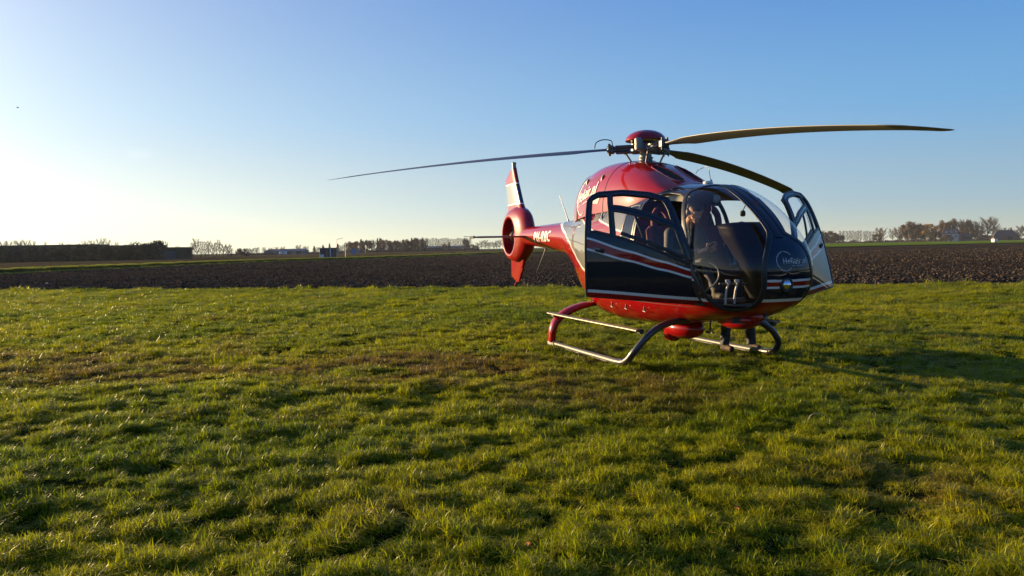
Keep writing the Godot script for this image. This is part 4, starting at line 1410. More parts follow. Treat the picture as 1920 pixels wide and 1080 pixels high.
func cowl() -> void:
	var mb := MB.new()
	var nq := 260
	var na := 120
	for i in nq + 1:
		var r := cat_row(COWL, (COWL.size() - 1.0) * i / nq)
		for j in na + 1:
			var a := PI * j / na
			var e: float = 2.0 / r[4]
			mb.vert(Vector3(r[0], r[1] + (r[2] - r[1]) * pow(sin(a), e), r[3] * signf(cos(a)) * pow(absf(cos(a)), e)))
	var mouth := PackedVector2Array()
	for p in smooth_path(INTAKE.map(func(e): return Vector2(e[0], e[1])), 5, true): mouth.append(p)
	for i in nq:
		for j in na:
			var o := i * (na + 1) + j
			var c: Vector3 = (mb.v[o] + mb.v[o + na + 2]) / 2
			if Geometry2D.is_point_in_polygon(Vector2(c.x, absf(c.z)), mouth): continue
			mb.quad(o, o + na + 1, o + na + 2, o + 1)
	var cw := obj("engine_cowl", mb, M.red, heli)
	var seam := MB.new()
	for ln in [[-0.30, 0.0], [-1.75, 0.0]]:
		for s in [-1, 1]:
			var pp := []
			var nn := []
			for k in 24:
				var F: float = ln[0] - 0.12 * (1.0 - k / 23.0)
				var i := clampi(int((F + 2.6) / 0.01), 0, CT.size() - 1)
				var a := PI / 2 * k / 23.0
				var r: Array = CT[i]
				var e: float = 2.0 / r[4]
				pp.append(Vector3(F, r[1] + (r[2] - r[1]) * pow(sin(a), e), s * r[3] * pow(cos(a), e))); nn.append(Vector3(0, sin(a), s * cos(a)).normalized())
			ribbon(seam, pp, nn, 0.006, 0.005)
	for s in [-1, 1]:
		var pp := []
		var nn := []
		for k in 20:
			var F := lerpf(-1.75, -0.36, k / 19.0)
			var U := 2.50 + 0.04 * (F + 1.75)
			pp.append(Vector3(F, U, cowl_R(F, U) * s)); nn.append(Vector3(0, 0.6, 0.8 * s))
		ribbon(seam, pp, nn, 0.004, 0.004)
	obj("cowl_seam", seam, M.rubber, cw)
	for s in [-1, 1]:
		for F in [-0.62, -1.35]:
			var lt := MB.new()
			var U := 2.52
			var p := Vector3(F, U, cowl_R(F, U) * s)
			lt.tube([p + Vector3(-0.02, -0.07, 0.012 * s), p + Vector3(0, 0, 0.012 * s), p + Vector3(0.01, 0.05, -0.012 * s)], [0.014, 0.017, 0.012], 8)
			obj("cowl_latch", lt, M.metal, cw)
		# air intake: a dark mouth with a raised lip
		var sm := []
		for p in mouth: sm.append(p)
		var it := MB.new()
		var ci := it.vert(Vector3(0.70, cowl_U(0.70, 0.14) - 0.11, 0.14 * s))
		for p in sm: it.vert(Vector3(p.x, cowl_U(p.x, p.y) - 0.004, p.y * s))
		for k in sm.size(): it.tri(ci, ci + 1 + k, ci + 1 + (k + 1) % sm.size())
		obj("air_intake", it, M.rubber, cw)
		var lip := MB.new()
		var pp := []
		for p in sm: pp.append(Vector3(p.x, cowl_U(p.x, p.y) + 0.002, p.y * s))
		lip.tube(pp, [0.013], 8, true)
		obj("intake_lip", lip, M.red, cw)
		var gr := MB.new()
		side_patch(gr, [[-0.92, 2.15], [-0.60, 2.14], [-0.47, 2.29], [-0.88, 2.31]], 0.005, s, true)
		obj("exhaust_grille", gr, M.gunmetal, cw)
		var side := func(x: float, y: float, o: float) -> Vector3:
			var F := (-1.68 + x) if s > 0 else (-0.80 - x)
			var U := 2.20 + y + 0.11 * (F + 1.62) * (1.0 if s > 0 else 0.6)
			return Vector3(F, U, (cowl_R(F, U) + o + 0.003) * s)
		text_on("cowl_lettering", "Heliair.nl", 0.175, true, 0.22, side, M.white, cw)
		var em := MB.new()
		var pp2 := []
		var nn2 := []
		for k in 36:
			var a := deg_to_rad(lerpf(70.0, 300.0, k / 35.0))
			var F := -1.48 + 0.33 * cos(a)
			var U := 2.28 + 0.27 * sin(a)
			pp2.append(Vector3(F, U, (cowl_R(F, U) + 0.003) * s)); nn2.append(Vector3(0, 0.3, s).normalized())
		ribbon(em, pp2, nn2, 0.008, 0.0015)
		pp2 = []; nn2 = []
		for k in 14:
			var F := -1.35 + 0.5 * k / 13.0
			var U := 2.15 + 0.11 * (F + 1.62)
			pp2.append(Vector3(F, U, (cowl_R(F, U) + 0.003) * s)); nn2.append(Vector3(0, 0.3, s).normalized())
		ribbon(em, pp2, nn2, 0.007, 0.001)
		obj("cowl_emblem", em, M.white, cw)

func tail() -> void:
	# boom
	var keys := [[-5.75, 1.91, 1.60, 0.13], [-5.5, 1.915, 1.58, 0.165], [-4.9, 1.93, 1.545, 0.19], [-4.2, 1.942, 1.50, 0.215], [-3.38, 1.957, 1.43, 0.252]]
	var mb := MB.new()
	for i in 41:
		var F := lerpf(-5.75, -3.38, i / 40.0)
		var t := key(keys, F, 1)
		var b := key(keys, F, 2)
		var w := key(keys, F, 3)
		for j in 36:
			var a := TAU * j / 36
			mb.vert(Vector3(F, (t + b) / 2 + (t - b) / 2 * sin(a), w * cos(a)))
	for i in 40:
		for j in 36:
			mb.quad(i * 36 + j, i * 36 + (j + 1) % 36, (i + 1) * 36 + (j + 1) % 36, (i + 1) * 36 + j)
	var boom := obj("tail_boom", mb, M.red, heli)
	for s in [-1, 1]:
		var place := func(x: float, y: float, o: float) -> Vector3:
			var F: float = (-4.30 + x) if s > 0 else (-3.42 - x)
			var U := 1.615 + y
			var t := key(keys, F, 1)
			var b := key(keys, F, 2)
			var k := clampf((U - (t + b) / 2) / ((t - b) / 2), -0.99, 0.99)
			return Vector3(F, U, (key(keys, F, 3) * sqrt(1.0 - k * k) + o + 0.002) * s)
		text_on("registration", "PH-RBC", 0.20, true, 0.22, place, M.white, boom)
	for e in [[Vector3(-3.05, 1.95, 0), Vector3(-3.42, 2.45, 0.02)], [Vector3(-4.15, 1.49, 0.02), Vector3(-4.65, 1.0, 0.04)]]:
		var an := MB.new()
		an.tube([e[0], e[0].lerp(e[1], 0.12), e[1]], [0.022, 0.010, 0.006], 6)
		obj("whip_antenna", an, M.metal, boom)
	# stabiliser
	var stab := MB.new()
	for i in 23:
		var R := lerpf(-1.24, 1.24, i / 22.0)
		var k := 1.0 if absf(R) < 1.15 else 0.7
		for j in 20:
			var a := TAU * j / 20
			var x := cos(a)
			stab.vert(Vector3(-4.97 + 0.19 * x * k, 1.735 + 0.030 * sin(a) * (0.55 + 0.45 * x) * k, R))
	for i in 22:
		for j in 20: stab.quad(i * 20 + j, i * 20 + (j + 1) % 20, (i + 1) * 20 + (j + 1) % 20, (i + 1) * 20 + j)
	for e in [0, 22]:
		for j in range(1, 19): stab.tri(e * 20, e * 20 + j, e * 20 + j + 1)
	var so := obj("stabiliser", stab, M.red, heli)
	for s in [-1, 1]:
		var tp := MB.new()
		tp.box(at(Vector3(-4.96, 1.735, 1.25 * s)), Vector3(0.3, 0.05, 0.05), 0.02)
		rod(tp, Vector3(-5.05, 1.745, 1.27 * s), Vector3(-5.13, 1.755, 1.38 * s), 0.005)
		obj("tip_light", tp, M.dark, so)
	# shrouded fan
	var c := Vector3(-5.86, 1.76, 0)
	mb = MB.new()
	var prof := [Vector3(0.0, 0.0, -0.175), Vector3(0.0, 0.0, 0.0), Vector3(0.0, 0.0, 0.175), Vector3(0.035, 0.0, 0.20), Vector3(0.08, 0.0, 0.195), Vector3(0.0, 0.45, 0.17), Vector3(0.0, 0.75, 0.125), Vector3(0.0, 0.94, 0.07), Vector3(0.0, 1.0, 0.0), Vector3(0.0, 0.94, -0.07), Vector3(0.0, 0.75, -0.125), Vector3(0.0, 0.45, -0.17), Vector3(0.08, 0.0, -0.195), Vector3(0.035, 0.0, -0.20)]
	var ns := 64
	for i in ns:
		var a := TAU * i / ns
		var out := key([[0.0, 0.92], [0.5, 0.86], [1.1, 0.68], [1.57, 0.60], [2.4, 0.545], [3.14, 0.53], [4.0, 0.53], [4.71, 0.535], [5.4, 0.66], [6.284, 0.92]], fposmod(a, TAU))
		for p in prof:
			var r: float = 0.365 + p.x if p.y == 0.0 else lerpf(0.365 + 0.08, out, p.y)
			mb.vert(c + Vector3(cos(a) * r, sin(a) * r, p.z))
	var np := prof.size()
	for i in ns:
		for k in np:
			mb.quad(i * np + k, i * np + (k + 1) % np, ((i + 1) % ns) * np + (k + 1) % np, ((i + 1) % ns) * np + k)
	obj("fan_shroud", mb, M.red, heli)
	var fan := MB.new()
	fan.lathe(Transform3D(Basis(Vector3.RIGHT, PI / 2), c), [Vector2(0.005, -0.12), Vector2(0.10, -0.11), Vector2(0.12, -0.02), Vector2(0.10, 0.10), Vector2(0.05, 0.15), Vector2(0.005, 0.16)], 20)
	var fo := obj("tail_fan", fan, M.dark, heli)
	for k in 8:
		var bl := MB.new()
		var a := TAU * k / 8 + 0.2
		var d := Vector3(cos(a), sin(a), 0)
		var s := Vector3(-sin(a), cos(a), 0.7).normalized() * 0.045
		for rr in [0.10, 0.24, 0.37]:
			bl.vert(c + d * rr - s); bl.vert(c + d * rr + Vector3(0, 0, 0.006)); bl.vert(c + d * rr + s); bl.vert(c + d * rr - Vector3(0, 0, 0.006))
		for i in 2:
			for j in 4: bl.quad(i * 4 + j, i * 4 + (j + 1) % 4, (i + 1) * 4 + (j + 1) % 4, (i + 1) * 4 + j)
		obj("fan_blade", bl, M.grey, fo)
	for k in 3:
		var sv := MB.new()
		var a := TAU * k / 3 + 0.6
		sv.tube([c + Vector3(0, 0, -0.13), c + Vector3(cos(a) * 0.37, sin(a) * 0.37, -0.13)], [0.03, 0.025], 8)
		obj("stator", sv, M.red, fo)
	# upper fin in three painted bands, thin white lines between
	var fin := [[2.02, -5.05, -6.38, 0.15], [2.22, -5.30, -6.40, 0.115], [2.42, -5.47, -6.425, 0.092], [2.445, -5.485, -6.43, 0.09], [2.86, -5.72, -6.53, 0.078], [2.885, -5.73, -6.535, 0.077], [3.0, -5.79, -6.55, 0.074], [3.22, -5.90, -6.30, 0.068]]
	for band in [[0, 2, "fin_base", M.red], [2, 3, "fin_line", M.white], [3, 4, "fin_panel", M.silver], [3, 4, "fin_edge", M.black], [4, 5, "fin_line", M.white], [5, 7, "fin_tip", M.red]]:
		fin_part(fin, band[0], band[1], band[2], band[3])
	var cap := MB.new()
	cap.lathe(at(Vector3(-5.97, 3.19, 0)), [Vector2(0.045, 0), Vector2(0.042, 0.10), Vector2(0.05, 0.12), Vector2(0.04, 0.14), Vector2(0.002, 0.145)], 14)
	obj("tail_beacon", cap, M.metal, heli)
	var low := [[1.26, -5.35, -6.28, 0.08], [1.05, -5.52, -6.28, 0.055], [0.90, -5.64, -6.27, 0.045], [0.79, -5.74, -5.98, 0.03]]
	fin_part(low, 0, 3, "lower_fin", M.red)
	var tb := MB.new()
	tb.tube([Vector3(-5.50, 1.08, 0), Vector3(-5.70, 0.92, 0), Vector3(-6.06, 0.70, 0)], [0.03, 0.028, 0.02], 8)
	obj("tail_bumper", tb, M.red, heli)

func fin_part(f: Array, a: int, b: int, called: String, m: Material) -> void:
	var mb := MB.new()
	var n := 26
	var part := 0 if called == "fin_panel" else 1 if called == "fin_edge" else 2
	for i in range(a, b + 1):
		var r: Array = f[i]
		for j in n:
			var g := TAU * j / n
			var x := cos(g)
			mb.vert(Vector3(lerpf(r[2], r[1], (x + 1) / 2), r[0] + (0.0 if i < f.size() - 1 or f.size() < 6 else -0.10 * (1 - x) / 2), r[3] * signf(sin(g)) * pow(absf(sin(g)), 0.7) * (0.62 + 0.38 * x)))
	for i in b - a:
		for j in n:
			# the nose of the fin is black, its flanks are silver
			var front := cos(TAU * (j + 0.5) / n) > 0.80
			if part == 2 or (part == 1) == front: mb.quad(i * n + j, i * n + (j + 1) % n, (i + 1) * n + (j + 1) % n, (i + 1) * n + j)
	for e in ([0, b - a] if part == 2 else []):
		var base := mb.v.size()
		for j in n: mb.vert(mb.v[e * n + j])
		for j in range(1, n - 1): mb.tri(base, base + j, base + j + 1)
	obj(called, trim(mb), m, heli)

func win_bottom(s: float) -> float:
	return 0.645 - 0.235 * s

func win_bar(s: float) -> float:
	return 0.875 - 0.125 * s

func door_window(s: float, t: float) -> int:
	if t > 0.97 or t < win_bottom(s): return 0
	if s > 0.042 and s < 0.266: return 1
	if s > 0.302 and s < 0.942:
		if t > win_bar(s) + 0.022: return 2
		if t < win_bar(s) - 0.022: return 3
	return 0

func doors() -> void:
	for sd in [1, -1]:
		var axis := Vector3(2.061, 0, 0.605)
		var p := func(s: float, t: float, off: float) -> Vector3:
			var fu := door_fu(s, t)
			var rr := hull_R(fu.x, fu.y)
			# the left door is flatter and flares towards its lower rear corner
			if sd < 0: rr = lerpf(rr, lerpf(0.84, 0.43, clampf((fu.y - 0.9) / 1.23, 0.0, 1.0)) + 0.35 * (rr - lerpf(0.62, 0.42, clampf((fu.y - 0.9) / 1.23, 0.0, 1.0))), 0.85 * (1.0 - s))
			return Vector3(fu.x, fu.y, rr) + side_n(fu.x, fu.y) * off - axis
		var nrm := func(s: float, t: float) -> Vector3:
			var fu := door_fu(s, t)
			return side_n(fu.x, fu.y)
		var skin := MB.new()
		var panes := [null, MB.new(), MB.new(), MB.new()]
		var ns := 84
		var nt := 90
		for layer in 2:
			for i in ns + 1:
				for j in nt + 1:
					var s := float(i) / ns
					var t := float(j) / nt
					var v: Vector3 = p.call(s, t, 0.004 if layer == 0 else -0.034)
					var l := livery_uv(v + axis)
					skin.vert(v, l if layer == 0 else Vector2(0.86, 0.45))
		var o2 := (ns + 1) * (nt + 1)
		for i in ns:
			for j in nt:
				var w := door_window((i + 0.5) / ns, (j + 0.5) / nt)
				var o := i * (nt + 1) + j
				if w == 0:
					skin.quad(o, o + nt + 1, o + nt + 2, o + 1)
					skin.quad(o + o2, o + o2 + 1, o + o2 + nt + 2, o + o2 + nt + 1)
				else:
					var m: MB = panes[w]
					var q := [p.call(float(i) / ns, float(j) / nt, -0.012), p.call(float(i + 1) / ns, float(j) / nt, -0.012), p.call(float(i + 1) / ns, float(j + 1) / nt, -0.012), p.call(float(i) / ns, float(j + 1) / nt, -0.012)]
					var b := m.vert(q[0]); m.vert(q[1]); m.vert(q[2]); m.vert(q[3])
					m.nn.append(nrm.call(float(i) / ns, float(j) / nt)); m.nn.append(nrm.call(float(i + 1) / ns, float(j) / nt))
					m.nn.append(nrm.call(float(i + 1) / ns, float(j + 1) / nt)); m.nn.append(nrm.call(float(i) / ns, float(j + 1) / nt))
					m.quad(b, b + 3, b + 2, b + 1)
		# rim of the door and the bars round the panes
		var rim := MB.new()
		var path := func(mb: MB, st: Array, half: float, thick: float, off: float, closed: bool) -> void:
			var pp := []
			var nn := []
			for e in st:
				pp.append(p.call(e.x, e.y, off)); nn.append(nrm.call(e.x, e.y))
			ribbon(mb, pp, nn, half, thick, closed)
		var loop := []
		for e in 4:
			for k in 22:
				var t := k / 22.0
				loop.append([Vector2(t, 0), Vector2(1, t), Vector2(1 - t, 1), Vector2(0, 1 - t)][e])
		path.call(rim, loop.slice(22), 0.014, 0.012, 0.0, false)
		path.call(rim, loop, 0.014, 0.022, -0.018, true)
		var wl := []
		for k in 16: wl.append(Vector2(lerpf(0.042, 0.266, k / 15.0), win_bottom(lerpf(0.042, 0.266, k / 15.0))))
		for k in 12: wl.append(Vector2(0.266, lerpf(win_bottom(0.262) + 0.02, 0.945, k / 11.0)))
		for k in 10: wl.append(Vector2(lerpf(0.252, 0.056, k / 9.0), 0.971))
		for k in 12: wl.append(Vector2(0.042, lerpf(0.95, win_bottom(0.05) + 0.02, k / 11.0)))
		path.call(rim, wl, 0.018, 0.012, -0.004, true)
		for band in [[0.022, 0.962, 0], [-1.0, -0.022, 1]]:
			wl = []
			for k in 24:
				var s := lerpf(0.302, 0.942, k / 23.0)
				wl.append(Vector2(s, win_bar(s) + 0.022 if band[2] == 0 else win_bottom(s)))
			for k in 8:
				var a := win_bar(0.935) + 0.04 if band[2] == 0 else win_bottom(0.935) + 0.02
				var b := 0.945 if band[2] == 0 else win_bar(0.935) - 0.04
				wl.append(Vector2(0.942, lerpf(a, b, k / 7.0)))
			for k in 24:
				var s := lerpf(0.932, 0.312, k / 23.0)
				wl.append(Vector2(s, 0.971 if band[2] == 0 else win_bar(s) - 0.022))
			for k in 8:
				var a := 0.945 if band[2] == 0 else win_bar(0.305) - 0.04
				var b := win_bar(0.305) + 0.04 if band[2] == 0 else win_bottom(0.305) + 0.02
				wl.append(Vector2(0.302, lerpf(a, b, k / 7.0)))
			path.call(rim, wl, 0.018, 0.012, -0.004, true)
		var slide := MB.new()
		wl = []
		for k in 14: wl.append(Vector2(lerpf(0.37, 0.93, k / 13.0), win_bottom(lerpf(0.37, 0.93, k / 13.0)) + 0.045))
		path.call(slide, wl, 0.022, 0.014, -0.006, false)
		wl = []
		for k in 8: wl.append(Vector2(lerpf(0.555, 0.60, k / 7.0), lerpf(win_bar(0.56) - 0.03, win_bottom(0.6) + 0.05, k / 7.0)))
		path.call(slide, wl, 0.017, 0.012, -0.006, false)
		var hd := MB.new()
		wl = []
		for k in 6: wl.append(Vector2(lerpf(0.10, 0.185, k / 5.0), 0.452 - 0.004 * k))
		path.call(hd, wl, 0.024, 0.016, 0.002, false)
		var lev := MB.new()
		wl = []
		for k in 4: wl.append(Vector2(lerpf(0.09, 0.15, k / 3.0), 0.462 - 0.003 * k))
		path.call(lev, wl, 0.012, 0.016, 0.012, false)
		var meshes := [skin, rim, slide, hd, lev, panes[1], panes[2], panes[3]]
		if sd < 0:
			for k in meshes.size():
				var had_n: PackedVector3Array = meshes[k].nn.duplicate()
				meshes[k] = mirror(meshes[k])
				for n in had_n: meshes[k].nn.append(Vector3(n.x, n.y, -n.z))
		var d := obj("door", meshes[0], M.livery, heli)
		d.position = Vector3(axis.x, 0, axis.z * sd)
		d.rotation.y = 0.95 if sd > 0 else -0.98
		d.set_meta("label", "open right door with three panes" if sd > 0 else "open left door seen beyond the nose")
		obj("door_frame", meshes[1], M.frame, d)
		obj("sliding_window_rail", meshes[2], M.frame, d)
		var h := obj("door_handle", meshes[3], M.rubber, d)
		obj("door_lever", meshes[4], M.metal, d)
		for k in 3: obj("window_pane", meshes[5 + k], M.tint, d)
		# door stay and hinges
		var stay := MB.new()
		rod(stay, Vector3(2.10, 1.20, 0.715 * sd), Vector3(2.02, 0.98, 0.83 * sd), 0.008)
		rod(stay, Vector3(2.10, 1.42, 0.70 * sd), Vector3(2.06, 1.15, 0.735 * sd), 0.006)
		obj("door_stay", stay, M.metal, heli)

func cabin() -> void:
	# floor follows the shell
	var fl := MB.new()
	for i in 30:
		var F := lerpf(0.38, 2.62, i / 29.0)
		var w := maxf(hull_R(F, 0.82) - 0.02, 0.02)
		for k in 5: fl.vert(Vector3(F, 0.82, lerpf(-w, w, k / 4.0)))
	for i in 29:
		for k in 4: fl.quad(i * 5 + k, i * 5 + k + 1, i * 5 + k + 6, i * 5 + k + 5)
	obj("cabin_floor", fl, M.interior, heli)
	var bh := MB.new()
	var c := bh.vert(Vector3(0.40, 1.3, 0))
	for k in 48:
		var r := row_at(0.40).duplicate()
		var p := sec_pt(r, TAU * k / 48)
		bh.vert(Vector3(0.40, 1.3 + (p.y - 1.3) * 0.98, p.z * 0.98))
	for k in 48: bh.tri(c, c + 1 + k, c + 1 + (k + 1) % 48)
	obj("rear_bulkhead", bh, mat(lin(0.07, 0.06, 0.055), 0.9), heli)
	# headliner under the roof
	var hl := MB.new()
	for i in 22:
		var q := lerpf(8.2, 10.6, i / 21.0)
		var r := cat_row(HULL, q)
		for j in 31:
			var p := sec_pt(r, lerpf(0.92, PI - 0.92, j / 30.0))
			hl.vert(Vector3(p.x, p.y - 0.05, p.z * 0.97))
	for i in 21:
		for j in 30: hl.quad(i * 31 + j, i * 31 + j + 1, i * 31 + j + 32, i * 31 + j + 31)
	obj("headliner", hl, M.ceiling, heli)
	# front seats
	for s in [1, -1]:
		var st := MB.new()
		st.box(Transform3D(Basis(Vector3.BACK, 0.12), Vector3(1.16, 1.10, 0.38 * s)), Vector3(0.48, 0.13, 0.44), 0.045)
		var so := obj("front_seat", st, M.seat, heli)
		var bk := MB.new()
		bk.box(Transform3D(Basis(Vector3.BACK, 0.16), Vector3(0.93, 1.43, 0.38 * s)), Vector3(0.13, 0.68, 0.44), 0.05)
		obj("backrest", bk, M.seat, so)
		var hr := MB.new()
		hr.tube(smooth_path([Vector3(0.90, 1.70, 0.38 * s - 0.11), Vector3(0.88, 1.88, 0.38 * s - 0.10), Vector3(0.87, 1.97, 0.38 * s - 0.05), Vector3(0.87, 1.99, 0.38 * s), Vector3(0.87, 1.97, 0.38 * s + 0.05), Vector3(0.88, 1.88, 0.38 * s + 0.10), Vector3(0.90, 1.70, 0.38 * s + 0.11)], 5), [0.045], 10)
		obj("headrest", hr, M.seat, so)
		var pd := MB.new()
		pd.box(at(Vector3(1.14, 0.93, 0.38 * s)), Vector3(0.40, 0.22, 0.36), 0.02)
		obj("seat_base", pd, M.interior, so)
		var bt := MB.new()
		ribbon(bt, [Vector3(0.90, 1.80, (0.38 + 0.12) * s), Vector3(1.02, 1.60, (0.38 + 0.12) * s), Vector3(1.05, 1.25, (0.38 + 0.16) * s)], [Vector3.RIGHT, Vector3.RIGHT, Vector3.RIGHT], 0.022, 0.003)
		obj("seat_belt", bt, M.dark, so)
	var rb := MB.new()
	rb.box(at(Vector3(0.68, 1.06, 0)), Vector3(0.44, 0.16, 1.16), 0.05)
	var ro := obj("rear_bench", rb, M.seat, heli)
	rb = MB.new()
	rb.box(Transform3D(Basis(Vector3.BACK, 0.1), Vector3(0.50, 1.42, 0)), Vector3(0.12, 0.62, 1.16), 0.05)
	obj("bench_back", rb, M.seat, ro)
	for k in [-1, 0, 1]:
		rb = MB.new()
		rb.box(at(Vector3(0.47, 1.84, 0.40 * k)), Vector3(0.09, 0.20, 0.26), 0.04)
		obj("headrest", rb, M.seat, ro)
	# instrument pedestal with its broad glareshield
	var secs := [[0.82, -0.15, 0.15, 2.22, 0.15], [1.05, -0.15, 0.16, 2.20, 0.17], [1.30, -0.15, 0.22, 2.16, 0.19], [1.46, -0.16, 0.29, 2.10, 0.22], [1.57, -0.17, 0.35, 2.06, 0.25], [1.64, -0.17, 0.37, 2.03, 0.27], [1.69, -0.16, 0.36, 2.01, 0.27], [1.73, -0.13, 0.35, 2.00, 0.25], [1.755, -0.12, 0.27, 2.00, 0.20], [1.768, -0.12, 0.15, 2.00, 0.12], [1.77, -0.12, 0.01, 2.00, 0.01]]
	var hd := MB.new()
	for s in secs:
		for k in 28:
			var a := TAU * k / 28
			hd.vert(Vector3(s[3] + s[4] * signf(cos(a)) * pow(absf(cos(a)), 0.8), s[0], s[1] + s[2] * signf(sin(a)) * pow(absf(sin(a)), 0.8)))
	for i in secs.size() - 1:
		for k in 28: hd.quad(i * 28 + k, i * 28 + (k + 1) % 28, (i + 1) * 28 + (k + 1) % 28, (i + 1) * 28 + k)
	var ho := obj("instrument_panel", hd, M.hood, heli)
	for k in 6:
		var dl := MB.new()
		var y := 1.62 if k < 3 else 1.50
		dl.lathe(Transform3D(Basis(Vector3.BACK, PI / 2), Vector3(1.795 + (1.62 - y) * 0.3, y, -0.30 + 0.16 * (k % 3))), [Vector2(0.05, -0.02), Vector2(0.05, 0.012), Vector2(0.042, 0.012), Vector2(0.040, 0.004), Vector2(0.001, 0.004)], 18)
		obj("dial", dl, M.grey, ho)
	# overhead panel with its lamp, compass, controls
	var oh := MB.new()
	oh.box(Transform3D(Basis(Vector3.BACK, -0.06), Vector3(1.42, 2.17, 0.0)), Vector3(0.55, 0.07, 0.22), 0.02)
	var oo := obj("overhead_panel", oh, M.interior, heli)
	var ob := MB.new()
	ob.ball(at(Vector3(1.66, 2.07, 0.06)), Vector3(0.05, 0.055, 0.05))
	obj("cabin_lamp", ob, mat(lin(0.25, 0.27, 0.22), 0.3), oo)
	ob = MB.new()
	ob.box(Transform3D(Basis(Vector3.BACK, 0.5), Vector3(1.60, 2.06, 0.10)), Vector3(0.16, 0.07, 0.07), 0.02)
	rod(ob, Vector3(1.55, 2.05, 0.05), Vector3(1.55, 1.72, 0.05), 0.005)
	obj("lever", ob, M.dark, oo)
	var cp := MB.new()
	cp.box(at(Vector3(2.16, 1.865, 0.03)), Vector3(0.05, 0.07, 0.06), 0.015)
	rod(cp, Vector3(2.16, 1.90, 0.03), Vector3(2.22, 1.98, 0.02), 0.006)
	obj("compass", cp, M.dark, heli)
	for s in [1]:
		var cy := MB.new()
		cy.tube(smooth_path([Vector3(1.52, 0.83, 0.38 * s), Vector3(1.56, 1.05, 0.38 * s), Vector3(1.48, 1.24, 0.38 * s), Vector3(1.50, 1.38, 0.38 * s)], 5), [0.013], 8)
		cy.ball(at(Vector3(1.505, 1.40, 0.38 * s)), Vector3(0.024, 0.05, 0.024))
		obj("cyclic_stick", cy, M.dark, heli)
	for k in 2:
		var pe := MB.new()
		var z := 0.28 + 0.12 * k
		pe.tube([Vector3(2.34, 0.83, z), Vector3(2.36, 0.98, z - 0.005), Vector3(2.38, 1.07, z - 0.02)], [0.016, 0.012, 0.014], 8)
		pe.box(Transform3D(Basis(Vector3.BACK, 0.4), Vector3(2.37, 1.09, z - 0.02)), Vector3(0.025, 0.045, 0.06), 0.01)
		obj("pedal", pe, mat(lin(0.45, 0.43, 0.38), 0.5), heli)
	var gb := MB.new()
	gb.box(at(Vector3(2.28, 0.86, 0.32)), Vector3(0.14, 0.06, 0.42), 0.02)
	rod(gb, Vector3(2.32, 1.05, 0.10), Vector3(2.32, 1.06, 0.46), 0.016)
	obj("pedal_rack", gb, M.dark, heli)
	var gn := MB.new()
	gn.tube(smooth_path([Vector3(2.16, 0.95, 0.56), Vector3(2.19, 1.0, 0.53), Vector3(2.24, 1.06, 0.47), Vector3(2.25, 1.15, 0.42), Vector3(2.22, 1.25, 0.43), Vector3(2.16, 1.31, 0.50)], 6), [0.008], 8)
	gn.ball(at(Vector3(2.16, 0.94, 0.56)), Vector3(0.025, 0.03, 0.025))
	obj("gooseneck_lamp", gn, M.metal, heli)
	# outside fittings on the roof: puck, wire antenna, yaw string
	var pk := MB.new()
	pk.lathe(at(Vector3(1.36, 2.275, -0.02)), [Vector2(0.06, 0.0), Vector2(0.065, 0.02), Vector2(0.05, 0.034), Vector2(0.002, 0.037)], 18)
	obj("roof_antenna", pk, M.white, heli)
	var wa := MB.new()
	wa.tube(smooth_path([Vector3(1.16, 2.29, -0.20), Vector3(1.13, 2.40, -0.20), Vector3(1.10, 2.50, -0.20), Vector3(1.05, 2.525, -0.20), Vector3(0.86, 2.50, -0.20), Vector3(0.80, 2.46, -0.2)], 4), [0.004], 6)
	wa.lathe(at(Vector3(1.16, 2.25, -0.20)), [Vector2(0.035, 0), Vector2(0.02, 0.06), Vector2(0.008, 0.10)], 8)
	obj("wire_antenna", wa, M.metal, heli)
	var ys := MB.new()
	ys.tube([Vector3(2.30, 2.00, -0.03), Vector3(2.345, 1.965, -0.035), Vector3(2.355, 1.90, -0.035), Vector3(2.36, 1.85, -0.03)], [0.006, 0.010, 0.008, 0.003], 6)
	obj("yaw_string", ys, mat(lin(0.5, 0.02, 0.02), 0.7), heli)

